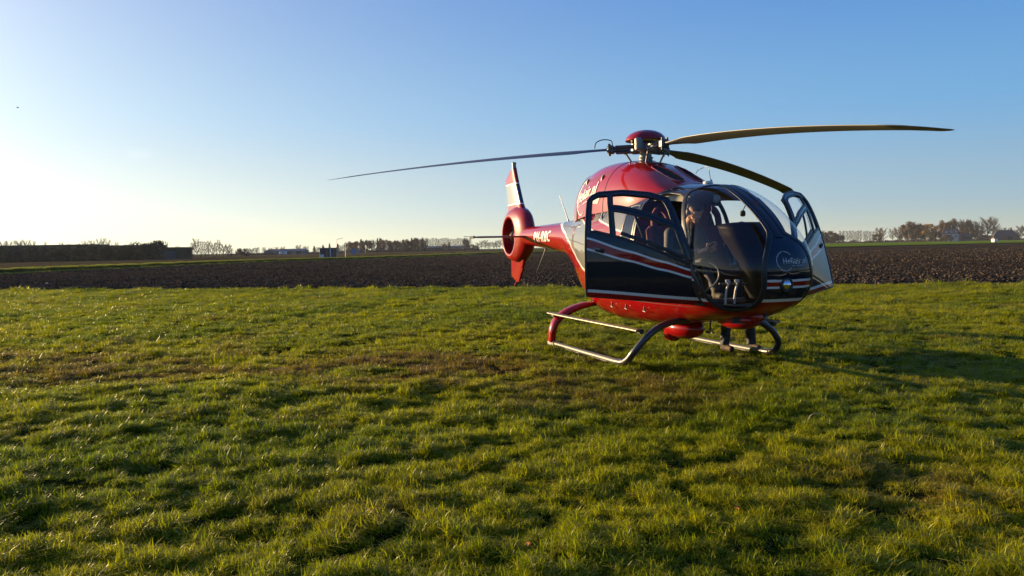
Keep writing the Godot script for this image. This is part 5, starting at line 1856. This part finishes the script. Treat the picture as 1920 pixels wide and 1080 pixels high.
# ---------------------------------------------------------------- rotor
func rotor() -> void:
	var o := Vector3(-0.21, 0, 0)
	var hub := MB.new()
	hub.lathe(at(o), [Vector2(0.15, 2.64), Vector2(0.15, 2.72), Vector2(0.10, 2.735), Vector2(0.095, 2.76), Vector2(0.11, 2.765), Vector2(0.11, 2.78), Vector2(0.088, 2.785), Vector2(0.085, 2.86), Vector2(0.14, 2.875), Vector2(0.15, 2.90), Vector2(0.15, 2.98), Vector2(0.11, 3.01), Vector2(0.002, 3.03)], 26)
	var h := obj("rotor_head", hub, M.metal, heli)
	var cap := MB.new()
	cap.lathe(at(o), [Vector2(0.002, 3.17), Vector2(0.08, 3.168), Vector2(0.16, 3.15), Vector2(0.23, 3.115), Vector2(0.275, 3.07), Vector2(0.29, 3.03), Vector2(0.285, 3.015), Vector2(0.26, 3.02), Vector2(0.12, 3.04), Vector2(0.002, 3.045)], 36)
	obj("rotor_cap", cap, M.red, h)
	# azimuth measured from the nose towards the right side, droop of each blade at its tip
	var k := 0
	for b in [[123.4, 0.255], [-1.7, 0.44], [-116.4, 0.50]]:
		var az := deg_to_rad(b[0])
		var d := Vector3(cos(az), 0, sin(az))
		var sd := Vector3(-sin(az), 0, cos(az))
		var arm := MB.new()
		var t := Transform3D(Basis(d, Vector3.UP, d.cross(Vector3.UP)), o)
		arm.box(t * at(Vector3(0.26, 2.945, 0)), Vector3(0.36, 0.05, 0.12), 0.015)
		arm.box(t * at(Vector3(0.26, 2.865, 0)), Vector3(0.34, 0.03, 0.11), 0.01)
		arm.tube([t * Vector3(0.22, 2.91, 0), t * Vector3(0.52, 2.915, 0)], [0.045, 0.04], 12)
		arm.box(t * at(Vector3(0.50, 2.915, 0)), Vector3(0.11, 0.12, 0.12), 0.02)
		for z in [-0.04, 0.04]: rod(arm, t * Vector3(0.52, 2.83, z), t * Vector3(0.52, 3.0, z), 0.016)
		obj("blade_arm", arm, M.grey, h)
		var pin := MB.new()
		pin.lathe(t * at(Vector3(0.16, 2.86, 0.20)), [Vector2(0.002, 0), Vector2(0.055, 0.0), Vector2(0.062, 0.015), Vector2(0.062, 0.075), Vector2(0.055, 0.08), Vector2(0.062, 0.085), Vector2(0.062, 0.16), Vector2(0.05, 0.175), Vector2(0.002, 0.178)], 16)
		obj("damper", pin, M.metal, h)
		var link := MB.new()
		rod(link, t * Vector3(0.17, 2.66, 0.10), t * Vector3(0.30, 2.87, 0.13), 0.015)
		link.ball(t * at(Vector3(0.30, 2.87, 0.13)), Vector3(0.025, 0.025, 0.025))
		rod(link, t * Vector3(0.30, 2.87, 0.13), t * Vector3(0.42, 2.90, 0.05), 0.018)
		obj("pitch_link", link, M.metal, h)
		var hose := MB.new()
		hose.tube(smooth_path([t * Vector3(0.48, 2.98, 0.02), t * Vector3(0.50, 3.05, 0.02), t * Vector3(0.62, 3.07, 0.02), t * Vector3(0.72, 3.03, 0.02), t * Vector3(0.74, 2.95, 0.02)], 5), [0.008], 6)
		if k == 0: obj("cable", hose, M.rubber, h)
		# blade: r, chord, pitch
		var bm := MB.new()
		var tipm := MB.new()
		var n := 46
		for i in n + 1:
			var r := 0.42 + 4.58 * i / n
			var ch := key([[0.42, 0.09], [0.62, 0.10], [0.85, 0.16], [1.05, 0.25], [1.2, 0.255], [4.55, 0.235], [4.8, 0.20], [4.94, 0.11], [5.0, 0.04]], r)
			var th := key([[0.42, 0.075], [0.7, 0.05], [1.1, 0.036], [4.6, 0.026], [5.0, 0.008]], r)
			var pt := deg_to_rad(key([[0.42, 19.0], [1.0, 18.0], [5.0, 9.0]], r))
			var y: float = 2.915 - b[1] * pow((r - 0.42) / 4.58, 1.75)
			var sweep := key([[4.5, 0.0], [5.0, -0.09]], r)
			var c := o + d * r + Vector3(0, y, 0)
			for s in 14:
				var g := TAU * s / 14
				var x := cos(g)
				var yy := sin(g) * th * 0.5 * (0.6 + 0.4 * x) * (1.0 if sin(g) > 0 else 0.7)
				var xx := (x * 0.5 - 0.18) * ch + sweep
				var p := c + sd * (xx * cos(pt) - yy * sin(pt)) + Vector3.UP * (yy * cos(pt) + xx * sin(pt))
				bm.vert(p); tipm.vert(p)
		for i in n:
			for s in 14:
				var q := bm if i < n - 6 else tipm
				q.quad(i * 14 + s, i * 14 + (s + 1) % 14, (i + 1) * 14 + (s + 1) % 14, (i + 1) * 14 + s)
		for s in range(1, 13): tipm.tri(n * 14, n * 14 + s, n * 14 + s + 1)
		for s in range(1, 13): bm.tri(0, s, s + 1)
		var bo := obj("rotor_blade", trim(bm), M.blade, heli)
		obj("blade_tip", trim(tipm), M.tip, bo)
		k += 1

# ---------------------------------------------------------------- landing gear and belly
func gear() -> void:
	var half := [Vector3(1.02, 0.045, 1.10), Vector3(1.16, 0.055, 1.10), Vector3(1.29, 0.11, 1.09), Vector3(1.385, 0.21, 1.06), Vector3(1.43, 0.33, 0.97), Vector3(1.437, 0.42, 0.87), Vector3(1.425, 0.50, 0.74), Vector3(1.41, 0.548, 0.58), Vector3(1.40, 0.57, 0.38), Vector3(1.395, 0.575, 0.0)]
	var all := half.duplicate()
	for i in range(half.size() - 2, -1, -1): all.append(half[i] * Vector3(1, 1, -1))
	var mb := MB.new()
	mb.tube(smooth_path(all, 6), [0.043], 14, false, Color.WHITE, true, 1.0, Vector3(0.9, 0.3, 0.02))
	obj("front_cross_tube", mb, M.gunmetal, heli)
	for s in [1, -1]:
		mb = MB.new()
		mb.tube([Vector3(-1.36, 0.05, 1.10 * s), Vector3(-1.30, 0.042, 1.10 * s), Vector3(0.0, 0.042, 1.10 * s), Vector3(1.06, 0.045, 1.10 * s)], [0.02, 0.036, 0.036, 0.038], 12)
		for x in [-0.4, 0.5]: mb.box(at(Vector3(x, 0.018, 1.10 * s)), Vector3(0.5, 0.02, 0.06), 0.006)
		var sk := obj("skid", mb, M.steel, heli)
		var sh := MB.new()
		sh.box(at(Vector3(-1.18, 0.045, 1.10 * s)), Vector3(0.26, 0.085, 0.09), 0.02)
		obj("skid_clamp", sh, M.metal, sk)
		mb = MB.new()
		var path := smooth_path([Vector3(-1.08, 0.635, 0.44), Vector3(-1.10, 0.605, 0.64), Vector3(-1.12, 0.53, 0.86), Vector3(-1.15, 0.42, 1.02), Vector3(-1.17, 0.27, 1.10), Vector3(-1.19, 0.07, 1.115)], 6)
		mb.tube(path, [0.062, 0.068, 0.074, 0.08, 0.085, 0.088, 0.09, 0.093, 0.096, 0.098, 0.10, 0.103, 0.106], 16, false, Color.WHITE, true, 0.55, Vector3(0, 0.7, 0.7))
		obj("leg_fairing", mb if s > 0 else mirror(mb), M.red, heli)
		mb = MB.new()
		mb.tube(smooth_path([Vector3(-1.24, 0.505, 1.13 * s), Vector3(-0.4, 0.495, 1.11 * s), Vector3(1.40, 0.47, 1.0 * s)], 8), [0.042], 12, false, Color.WHITE, true, 0.5)
		var st := obj("step_board", mb, M.bronze, heli)
		var br := MB.new()
		br.box(at(Vector3(-1.13, 0.475, 1.06 * s)), Vector3(0.09, 0.05, 0.12), 0.01)
		br.box(at(Vector3(1.39, 0.46, 0.97 * s)), Vector3(0.08, 0.06, 0.06), 0.01)
		obj("step_clamp", br, M.dark, st)
	mb = MB.new()
	mb.tube([Vector3(-1.08, 0.63, 0.5), Vector3(-1.08, 0.64, 0.3), Vector3(-1.08, 0.64, -0.3), Vector3(-1.08, 0.63, -0.5)], [0.04], 12)
	obj("rear_cross_tube", mb, M.gunmetal, heli)
	# rounded red housings under the belly
	mb = MB.new()
	mb.ball(at(Vector3(0.82, 0.41, 0.02)), Vector3(0.40, 0.15, 0.21), Color.WHITE, 28)
	var pod := obj("belly_housing", mb, M.red, heli)
	mb = MB.new()
	mb.tube([Vector3(0.62, 0.36, 0.06), Vector3(0.60, 0.30, 0.06), Vector3(0.585, 0.245, 0.06), Vector3(0.58, 0.235, 0.06)], [0.13, 0.12, 0.10, 0.04], 18)
	obj("housing_foot", mb, M.red, pod)
	mb = MB.new()
	mb.ball(at(Vector3(2.03, 0.625, 0.02)), Vector3(0.38, 0.13, 0.19), Color.WHITE, 28)
	pod = obj("belly_housing", mb, M.red, heli)
	mb = MB.new()
	mb.box(Transform3D(Basis(Vector3.UP, -0.75), Vector3(2.26, 0.63, 0.16)), Vector3(0.03, 0.07, 0.15), 0.01)
	obj("housing_window", mb, M.dark, pod)
	mb = MB.new()
	var wt := Transform3D(Basis(Vector3.UP, -0.75), Vector3(2.272, 0.63, 0.172))
	for e in [[Vector3(0, 0.035, 0), Vector3(0.012, 0.01, 0.15)], [Vector3(0, -0.035, 0), Vector3(0.012, 0.01, 0.15)], [Vector3(0, 0, 0.07), Vector3(0.012, 0.08, 0.01)]]: mb.box(wt * at(e[0]), e[1])
	obj("housing_window_frame", mb, M.grey, pod)
	mb = MB.new()
	mb.tube([Vector3(2.40, 0.70, 0.03), Vector3(2.44, 0.64, 0.03), Vector3(2.43, 0.58, 0.03)], [0.07, 0.075, 0.03], 14)
	obj("belly_fairing", mb, M.red, heli)
	mb = MB.new()
	rod(mb, Vector3(2.42, 0.64, -0.06), Vector3(2.66, 0.63, -0.10), 0.012)
	mb.box(at(Vector3(2.44, 0.66, -0.07)), Vector3(0.07, 0.06, 0.05), 0.01)
	obj("pitot_tube", mb, M.metal, heli)
	mb = MB.new()
	mb.box(at(Vector3(1.35, 0.45, -0.05)), Vector3(0.03, 0.14, 0.012), 0.004)
	mb.box(at(Vector3(1.33, 0.385, -0.05)), Vector3(0.16, 0.02, 0.02), 0.004)
	obj("belly_antenna", mb, M.dark, heli)

# ---------------------------------------------------------------- people
# bones: start, end, radius at start, radius at end, colour. The joined field is meshed with surface nets.
func nets(mb: MB, bones: Array, cell: float, blend: float) -> void:
	var lo := Vector3(1e9, 1e9, 1e9)
	var hi := -lo
	for b in bones:
		var r := maxf(b[2], b[3]) + blend + cell * 2.0
		for p in [b[0], b[1]]:
			lo = lo.min(p - Vector3.ONE * r)
			hi = hi.max(p + Vector3.ONE * r)
	var nx := int((hi.x - lo.x) / cell) + 2
	var ny := int((hi.y - lo.y) / cell) + 2
	var nz := int((hi.z - lo.z) / cell) + 2
	var f := PackedFloat32Array()
	var best := PackedFloat32Array()
	var who := PackedInt32Array()
	f.resize(nx * ny * nz); f.fill(1.0)
	best.resize(nx * ny * nz); best.fill(1e9)
	who.resize(nx * ny * nz)
	for bi in bones.size():
		var b: Array = bones[bi]
		var a: Vector3 = b[0]
		var ab: Vector3 = b[1] - a
		var l2 := maxf(ab.length_squared(), 1e-9)
		var r := maxf(b[2], b[3]) + blend + cell * 2.0
		var m0 := ((a.min(b[1]) - Vector3.ONE * r - lo) / cell).floor()
		var m1 := ((a.max(b[1]) + Vector3.ONE * r - lo) / cell).ceil()
		for k in range(maxi(int(m0.z), 0), mini(int(m1.z) + 1, nz)):
			for j in range(maxi(int(m0.y), 0), mini(int(m1.y) + 1, ny)):
				for i in range(maxi(int(m0.x), 0), mini(int(m1.x) + 1, nx)):
					var p := lo + Vector3(i, j, k) * cell
					var t := clampf((p - a).dot(ab) / l2, 0.0, 1.0)
					var d := p.distance_to(a + ab * t) - lerpf(b[2], b[3], t)
					var o := (k * ny + j) * nx + i
					if d < best[o]:
						best[o] = d; who[o] = bi
					var h := maxf(blend - absf(f[o] - d), 0.0) / blend
					f[o] = minf(f[o], d) - h * h * blend * 0.25
	var id := {}
	var corner := [Vector3i(0, 0, 0), Vector3i(1, 0, 0), Vector3i(0, 1, 0), Vector3i(1, 1, 0), Vector3i(0, 0, 1), Vector3i(1, 0, 1), Vector3i(0, 1, 1), Vector3i(1, 1, 1)]
	var edges := [[0, 1], [2, 3], [4, 5], [6, 7], [0, 2], [1, 3], [4, 6], [5, 7], [0, 4], [1, 5], [2, 6], [3, 7]]
	for k in nz - 1:
		for j in ny - 1:
			for i in nx - 1:
				var o := (k * ny + j) * nx + i
				var neg := 0
				var vals := [f[o], f[o + 1], f[o + nx], f[o + nx + 1], f[o + nx * ny], f[o + nx * ny + 1], f[o + nx * ny + nx], f[o + nx * ny + nx + 1]]
				for q in vals:
					if q < 0.0: neg += 1
				if neg == 0 or neg == 8: continue
				var sum := Vector3.ZERO
				var n := 0
				for e in edges:
					var va: float = vals[e[0]]
					var vb: float = vals[e[1]]
					if (va < 0.0) != (vb < 0.0):
						sum += Vector3(corner[e[0]]).lerp(Vector3(corner[e[1]]), va / (va - vb))
						n += 1
				id[o] = mb.vert(lo + (Vector3(i, j, k) + sum / n) * cell, Vector2.ZERO, bones[who[o]][4])
	var sx := 1
	var sy := nx
	var sz := nx * ny
	for o in id:
		for ax in [[sx, sy, sz], [sy, sz, sx], [sz, sx, sy]]:
			var q: int = o + ax[0]
			if q >= f.size(): continue
			if (f[o] < 0.0) == (f[q] < 0.0): continue
			var c1: int = o - ax[1]
			var c2: int = o - ax[2]
			var c3: int = o - ax[1] - ax[2]
			if not (id.has(c1) and id.has(c2) and id.has(c3)): continue
			if f[o] < 0.0: mb.quad(id[o], id[c2], id[c3], id[c1])
			else: mb.quad(id[o], id[c1], id[c3], id[c2])

func hand_bones(w: Vector3, d: Vector3, palm: Vector3, side: float, col: Color) -> Array:
	# w wrist, d direction of the fingers, palm the way the palm faces, side +1 / -1 for the thumb
	var u := d.cross(palm).normalized() * side
	var out := []
	for k in 4:
		var s := (k - 1.5) * 0.019
		var kn := w + d * (0.088 - 0.004 * absf(k - 1.0)) - u * s
		out.append([w + d * 0.012 - u * s * 0.6, kn, 0.015, 0.0115, col])
		var l: float = [0.040, 0.046, 0.043, 0.033][k]
		var d1 := (d + palm * 0.75).normalized()
		var d2 := (d * 0.35 + palm).normalized()
		var d3 := (-d * 0.35 + palm).normalized()
		var a := kn + d1 * l
		var b := a + d2 * l * 0.7
		out.append([kn, a, 0.0105, 0.0092, col])
		out.append([a, b, 0.0092, 0.0085, col])
		out.append([b, b + d3 * l * 0.5, 0.0085, 0.0075, col])
	var th := w + d * 0.022 + u * 0.026
	out.append([w + d * 0.012 + u * 0.012, th, 0.016, 0.014, col])
	var t2 := th + (d * 0.75 + u * 0.55 + palm * 0.35).normalized() * 0.038
	out.append([th, t2, 0.0125, 0.0105, col])
	out.append([t2, t2 + (d + palm * 0.6).normalized() * 0.028, 0.0105, 0.0085, col])
	return out

func head_bones(t: Transform3D, col: Color) -> Array:
	var o := []
	for b in [[Vector3(-0.03, 0.035, 0), Vector3(0.012, 0.04, 0), 0.088, 0.088], [Vector3(0.03, -0.02, 0), Vector3(0.05, -0.045, 0), 0.066, 0.056], [Vector3(0.055, -0.075, 0), Vector3(0.066, -0.088, 0), 0.042, 0.032],
			[Vector3(0.084, 0.008, 0), Vector3(0.106, -0.026, 0), 0.008, 0.012], [Vector3(0.098, -0.032, -0.010), Vector3(0.098, -0.032, 0.010), 0.008, 0.008], [Vector3(0.082, 0.026, -0.034), Vector3(0.086, 0.026, 0.034), 0.013, 0.013],
			[Vector3(0.058, -0.022, -0.038), Vector3(0.058, -0.022, 0.038), 0.026, 0.026], [Vector3(0.092, -0.056, -0.016), Vector3(0.092, -0.056, 0.016), 0.007, 0.007], [Vector3(0.090, -0.066, -0.013), Vector3(0.090, -0.066, 0.013), 0.008, 0.008],
			[Vector3(0.080, -0.096, 0), Vector3(0.082, -0.098, 0), 0.018, 0.016], [Vector3(-0.005, 0.012, -0.083), Vector3(0.0, -0.022, -0.080), 0.014, 0.010], [Vector3(-0.005, 0.012, 0.083), Vector3(0.0, -0.022, 0.080), 0.014, 0.010]]:
		o.append([t * b[0], t * b[1], b[2], b[3], col])
	return o

func add_face(t: Transform3D, parent: Node, hair_col: Color) -> void:
	for s in [-1, 1]:
		var e := MB.new()
		e.ball(t * at(Vector3(0.078, 0.006, 0.031 * s)), Vector3(0.012, 0.011, 0.013), Color(0.6, 0.58, 0.55), 10)
		var eo := obj("eye", e, M.vert, parent)
		var p := MB.new()
		p.ball(t * at(Vector3(0.088, 0.004, 0.031 * s)), Vector3(0.004, 0.006, 0.006), Color(0.02, 0.014, 0.01), 8)
		obj("pupil", p, M.vert, eo)
	var mb := MB.new()
	var bones := []
	for b in [[Vector3(-0.045, 0.05, 0), Vector3(0.02, 0.062, 0), 0.090, 0.082], [Vector3(-0.055, 0.0, 0), Vector3(-0.05, -0.03, 0), 0.075, 0.062], [Vector3(0.03, 0.085, -0.03), Vector3(0.055, 0.088, 0.03), 0.038, 0.034], [Vector3(-0.02, 0.02, -0.07), Vector3(-0.02, 0.02, 0.07), 0.026, 0.026]]:
		bones.append([t * b[0], t * b[1], b[2], b[3], hair_col])
	nets(mb, bones, 0.007, 0.02)
	for i in mb.v.size():
		mb.v[i] += Vector3(1, 1, 1) * 0.003 * n_fine.get_noise_3dv(mb.v[i] * 40.0)
	obj("hair", mb, M.vert, parent)

func people() -> void:
	var skin := Color(0.42, 0.22, 0.14)
	# pilot in the right seat, looking down at a phone
	var o := thing("person", "seated person with headset and dark jacket looking down at a phone", "person", heli.transform * Vector3(0.02, 0, -0.055), heli.rotation.y)
	var jac := Color(0.030, 0.028, 0.030)
	var trs := Color(0.022, 0.026, 0.036)
	var b := [[Vector3(1.10, 1.24, 0.36), Vector3(1.17, 1.42, 0.35), 0.135, 0.13, jac], [Vector3(1.17, 1.42, 0.35), Vector3(1.25, 1.60, 0.34), 0.135, 0.13, jac], [Vector3(1.16, 1.42, 0.44), Vector3(1.25, 1.60, 0.46), 0.10, 0.10, jac], [Vector3(1.16, 1.42, 0.26), Vector3(1.25, 1.60, 0.22), 0.10, 0.10, jac],
		[Vector3(1.27, 1.66, 0.52), Vector3(1.27, 1.66, 0.15), 0.075, 0.075, jac], [Vector3(1.29, 1.69, 0.335), Vector3(1.34, 1.755, 0.33), 0.085, 0.058, jac],
		[Vector3(1.27, 1.65, 0.545), Vector3(1.36, 1.40, 0.62), 0.072, 0.056, jac], [Vector3(1.36, 1.40, 0.62), Vector3(1.60, 1.425, 0.385), 0.055, 0.040, jac], [Vector3(1.27, 1.65, 0.125), Vector3(1.39, 1.40, 0.05), 0.072, 0.056, jac], [Vector3(1.39, 1.40, 0.05), Vector3(1.63, 1.44, 0.17), 0.055, 0.040, jac],
		[Vector3(1.34, 1.74, 0.33), Vector3(1.40, 1.83, 0.325), 0.054, 0.052, skin],
		[Vector3(1.12, 1.22, 0.45), Vector3(1.55, 1.275, 0.50), 0.095, 0.068, trs], [Vector3(1.55, 1.275, 0.50), Vector3(1.86, 0.95, 0.47), 0.064, 0.045, trs], [Vector3(1.12, 1.22, 0.27), Vector3(1.55, 1.275, 0.25), 0.095, 0.068, trs], [Vector3(1.55, 1.275, 0.25), Vector3(1.86, 0.95, 0.27), 0.064, 0.045, trs],
		[Vector3(1.60, 1.425, 0.385), Vector3(1.635, 1.43, 0.345), 0.030, 0.028, skin], [Vector3(1.63, 1.44, 0.17), Vector3(1.665, 1.445, 0.195), 0.030, 0.028, skin]]
	var mb := MB.new()
	nets(mb, b, 0.014, 0.035)
	var ht := Transform3D(Basis.from_euler(Vector3(0, -0.10, -0.50)), Vector3(1.475, 1.92, 0.312))
	nets(mb, head_bones(ht, skin), 0.0045, 0.022)
	nets(mb, hand_bones(Vector3(1.625, 1.43, 0.35), Vector3(0.62, 0.22, -0.62).normalized(), Vector3(0.2, 0.75, 0.45).normalized(), 1.0, skin), 0.0045, 0.008)
	nets(mb, hand_bones(Vector3(1.655, 1.445, 0.19), Vector3(0.62, 0.22, 0.40).normalized(), Vector3(0.2, 0.75, -0.45).normalized(), -1.0, skin), 0.0045, 0.008)
	obj("body", mb, M.vert, o)
	add_face(ht, o, Color(0.016, 0.011, 0.008))
	var hs := MB.new()
	var band := []
	for k in 17:
		var a := PI * k / 16.0
		band.append(ht * Vector3(-0.02, 0.015 + 0.125 * sin(a), 0.098 * cos(a)))
	hs.tube(band, [0.009], 8, false, Color.WHITE, true, 0.6)
	var hso := obj("headset", hs, M.dark, o)
	for s in [-1, 1]:
		var cu := MB.new()
		cu.lathe(ht * Transform3D(Basis(Vector3.RIGHT, PI / 2 * s), Vector3(-0.012, -0.005, 0.083 * s)), [Vector2(0.040, -0.012), Vector2(0.043, 0.0), Vector2(0.040, 0.022), Vector2(0.028, 0.03), Vector2(0.001, 0.032)], 18)
		obj("ear_cup", cu, M.dark, hso)
	var mi := MB.new()
	mi.tube(smooth_path([ht * Vector3(0.01, -0.03, 0.108), ht * Vector3(0.06, -0.06, 0.085), ht * Vector3(0.115, -0.072, 0.03)], 5), [0.005], 6)
	mi.ball(ht * at(Vector3(0.116, -0.072, 0.024)), Vector3(0.012, 0.010, 0.014))
	obj("microphone", mi, M.dark, hso)
	for z in [0.47, 0.27]:
		var sh := MB.new()
		nets(sh, [[Vector3(1.86, 0.90, z), Vector3(2.03, 0.885, z), 0.048, 0.036, Color(0.03, 0.02, 0.015)], [Vector3(1.86, 0.95, z), Vector3(1.87, 0.90, z), 0.05, 0.05, Color(0.03, 0.02, 0.015)]], 0.01, 0.02)
		obj("shoe", sh, M.vert, o)
	var ph := thing("phone", "black phone held by the seated person", "phone", heli.transform * Vector3(1.755, 1.492, 0.21), heli.rotation.y)
	var pm := MB.new()
	pm.box(Transform3D(Basis.from_euler(Vector3(0, 0, 0.5)), Vector3.ZERO), Vector3(0.14, 0.009, 0.07), 0.004)
	obj("phone_case", pm, M.dark, ph)
	pm = MB.new()
	pm.box(Transform3D(Basis.from_euler(Vector3(0, 0, 0.5)), Vector3(-0.002, 0.0052, 0)), Vector3(0.13, 0.001, 0.063))
	obj("phone_screen", pm, mat(lin(0.03, 0.035, 0.045), 0.08), ph)

	# person standing on the far side, legs seen under the belly
	o = thing("person", "standing person in dark jeans whose legs show under the belly", "person", heli.transform * Vector3(0.56, 0.012, -1.0), heli.rotation.y - 0.15)
	var jn := Color(0.024, 0.031, 0.036)
	var jk := Color(0.42, 0.40, 0.37)
	b = [[Vector3(0.0, 0.10, 0.19), Vector3(0.02, 0.50, 0.16), 0.066, 0.072, jn], [Vector3(0.02, 0.50, 0.16), Vector3(-0.03, 0.90, 0.10), 0.072, 0.098, jn], [Vector3(0.03, 0.10, -0.20), Vector3(0.05, 0.50, -0.16), 0.066, 0.072, jn], [Vector3(0.05, 0.50, -0.16), Vector3(-0.03, 0.90, -0.10), 0.072, 0.098, jn],
		[Vector3(-0.03, 0.92, 0.09), Vector3(-0.03, 0.92, -0.09), 0.11, 0.11, jn], [Vector3(-0.02, 0.98, 0.07), Vector3(0.04, 1.28, 0.08), 0.12, 0.12, jk], [Vector3(-0.02, 0.98, -0.07), Vector3(0.04, 1.28, -0.08), 0.12, 0.12, jk], [Vector3(0.07, 1.40, 0.17), Vector3(0.07, 1.40, -0.17), 0.075, 0.075, jk], [Vector3(0.07, 1.42, 0), Vector3(0.11, 1.50, 0), 0.085, 0.06, jk],
		[Vector3(0.07, 1.39, 0.19), Vector3(0.24, 1.18, 0.26), 0.070, 0.055, jk], [Vector3(0.24, 1.18, 0.26), Vector3(0.46, 1.21, 0.24), 0.052, 0.040, jk], [Vector3(0.07, 1.39, -0.19), Vector3(0.06, 1.12, -0.27), 0.070, 0.055, jk], [Vector3(0.06, 1.12, -0.27), Vector3(0.20, 0.93, -0.24), 0.052, 0.040, jk],
		[Vector3(0.11, 1.49, 0), Vector3(0.15, 1.58, 0), 0.054, 0.052, skin], [Vector3(0.46, 1.21, 0.24), Vector3(0.49, 1.215, 0.24), 0.03, 0.028, skin], [Vector3(0.20, 0.93, -0.24), Vector3(0.215, 0.905, -0.24), 0.03, 0.028, skin]]
	mb = MB.new()
	nets(mb, b, 0.014, 0.035)
	# folds in the trouser legs
	for i in mb.v.size():
		var p := mb.v[i]
		if p.y < 0.85: mb.v[i] = p + Vector3(1, 0, 1) * 0.020 * n_mid.get_noise_3d(p.x * 8.0, p.y * 20.0, p.z * 8.0)
	ht = Transform3D(Basis.from_euler(Vector3(0, 0.25, -0.35)), Vector3(0.19, 1.655, 0))
	nets(mb, head_bones(ht, skin), 0.005, 0.022)
	nets(mb, hand_bones(Vector3(0.485, 1.213, 0.24), Vector3(1, 0.05, -0.1).normalized(), Vector3(0, -1, 0), 1.0, skin), 0.0045, 0.008)
	nets(mb, hand_bones(Vector3(0.21, 0.912, -0.24), Vector3(0.5, -0.85, 0).normalized(), Vector3(-0.6, -0.3, 0.7).normalized(), -1.0, skin), 0.0045, 0.008)
	obj("body", mb, M.vert, o)
	add_face(ht, o, Color(0.05, 0.035, 0.022))
	for z in [[0.0, 0.19], [0.03, -0.20]]:
		var sh := MB.new()
		var c := Color(0.05, 0.024, 0.012)
		nets(sh, [[Vector3(z[0] - 0.02, 0.055, z[1]), Vector3(z[0] + 0.17, 0.045, z[1] - 0.02), 0.052, 0.042, c], [Vector3(z[0], 0.12, z[1]), Vector3(z[0] + 0.03, 0.07, z[1]), 0.056, 0.05, c]], 0.01, 0.02)
		obj("shoe", sh, M.vert, o)
	# hem of the pale jacket hanging over the hip
	var hem := MB.new()
	nets(hem, [[Vector3(-0.05, 0.86, 0.13), Vector3(-0.02, 1.0, 0.12), 0.10, 0.115, jk], [Vector3(-0.05, 0.86, -0.13), Vector3(-0.02, 1.0, -0.12), 0.10, 0.115, jk]], 0.014, 0.06)
	obj("jacket_hem", hem, M.vert, o)

# ---------------------------------------------------------------- small things
func small_things() -> void:
	for s in [[-20.9, 37.2, 0.05, "larger pale stone near the left edge of the ploughed field"], [-26.4, 44.8, 0.045, "smaller pale stone beyond the larger one on the ploughed field"], [-1.6, 36.5, 0.045, "pale stone on the ploughed soil left of the tail"]]:
		var mb := MB.new()
		mb.ball(Transform3D(Basis.from_euler(Vector3(0.3, 0.4, 0.2)), Vector3.ZERO), Vector3(s[2] * 1.5, s[2], s[2]), Color(0.6, 0.57, 0.5), 8)
		for i in mb.v.size(): mb.v[i] *= 1.0 + 0.3 * n_fine.get_noise_3dv(mb.v[i] * 4.0)
		var o := obj("pale_stone", mb, M.vert)
		o.position = Vector3(s[0], soil_y(s[0], s[1] - edge_depth(s[0])) + 0.05, -s[1])
		tag(o, s[3], "stone")
	# a bent dry stalk and two fallen leaves in the grass
	var mb := MB.new()
	mb.tube(smooth_path([Vector3(-0.06, 0.0, 0), Vector3(-0.03, 0.055, 0.01), Vector3(0.05, 0.06, 0.0), Vector3(0.10, 0.035, 0.01)], 6), [0.004, 0.005, 0.004, 0.003], 6, false, Color(0.45, 0.33, 0.15))
	var st := obj("dry_stalk", mb, M.vert)
	st.position = Vector3(2.54, meadow_y(2.54, 6.6) + 0.05, -6.6)
	tag(st, "bent dry straw stalk arching over the grass right of the middle", "stalk")
	var n := 0
	for p in [[0.06, 3.86, "small orange leaf in the grass at the bottom edge"], [-0.74, 6.0, "small orange leaf in the grass left of the middle"], [1.25, 4.4, "small reddish leaf in the grass near the bottom"]]:
		var lf := MB.new()
		var r := 0.010
		var c := lf.vert(Vector3(0, 0.006, 0), Vector2.ZERO, Color(0.5, 0.13, 0.03))
		for k in 10:
			var a := TAU * k / 10
			lf.vert(Vector3(cos(a) * r * 1.5, 0.006 * sin(a * 2.0), sin(a) * r * (1.0 if k % 2 else 0.7)), Vector2.ZERO, Color(0.42, 0.11, 0.03))
		for k in 10: lf.tri(c, c + 1 + k, c + 1 + (k + 1) % 10)
		var o := obj("fallen_leaf", lf, M.vert)
		o.position = Vector3(p[0], meadow_y(p[0], p[1]) + 0.055, -p[1])
		o.rotation = Vector3(0.3, n * 1.3, 0.4)
		tag(o, p[2], "leaf")
		n += 1
	# a bird far up on the left
	var bd := thing("bird", "tiny dark bird gliding high in the sky at upper left", "bird", Vector3(-61.5, 20.2, -100.0), 0.5)
	var bm := MB.new()
	bm.tube([Vector3(-0.22, 0, 0), Vector3(-0.1, 0.01, 0), Vector3(0.1, 0.01, 0), Vector3(0.2, 0.02, 0), Vector3(0.26, 0.01, 0)], [0.02, 0.055, 0.06, 0.04, 0.008], 8, false, Color(0.05, 0.05, 0.05))
	for s in [-1, 1]:
		var a := bm.vert(Vector3(0.1, 0.02, 0.03 * s), Vector2.ZERO, Color(0.05, 0.05, 0.05))
		bm.vert(Vector3(-0.08, 0.02, 0.03 * s), Vector2.ZERO, Color(0.05, 0.05, 0.05)); bm.vert(Vector3(-0.02, 0.10, 0.30 * s), Vector2.ZERO, Color(0.05, 0.05, 0.05)); bm.vert(Vector3(-0.10, 0.05, 0.62 * s), Vector2.ZERO, Color(0.05, 0.05, 0.05))
		bm.tri(a, a + 1, a + 2); bm.tri(a + 1, a + 3, a + 2)
	obj("body", bm, M.vert, bd)
	bd.scale = Vector3.ONE * 0.7
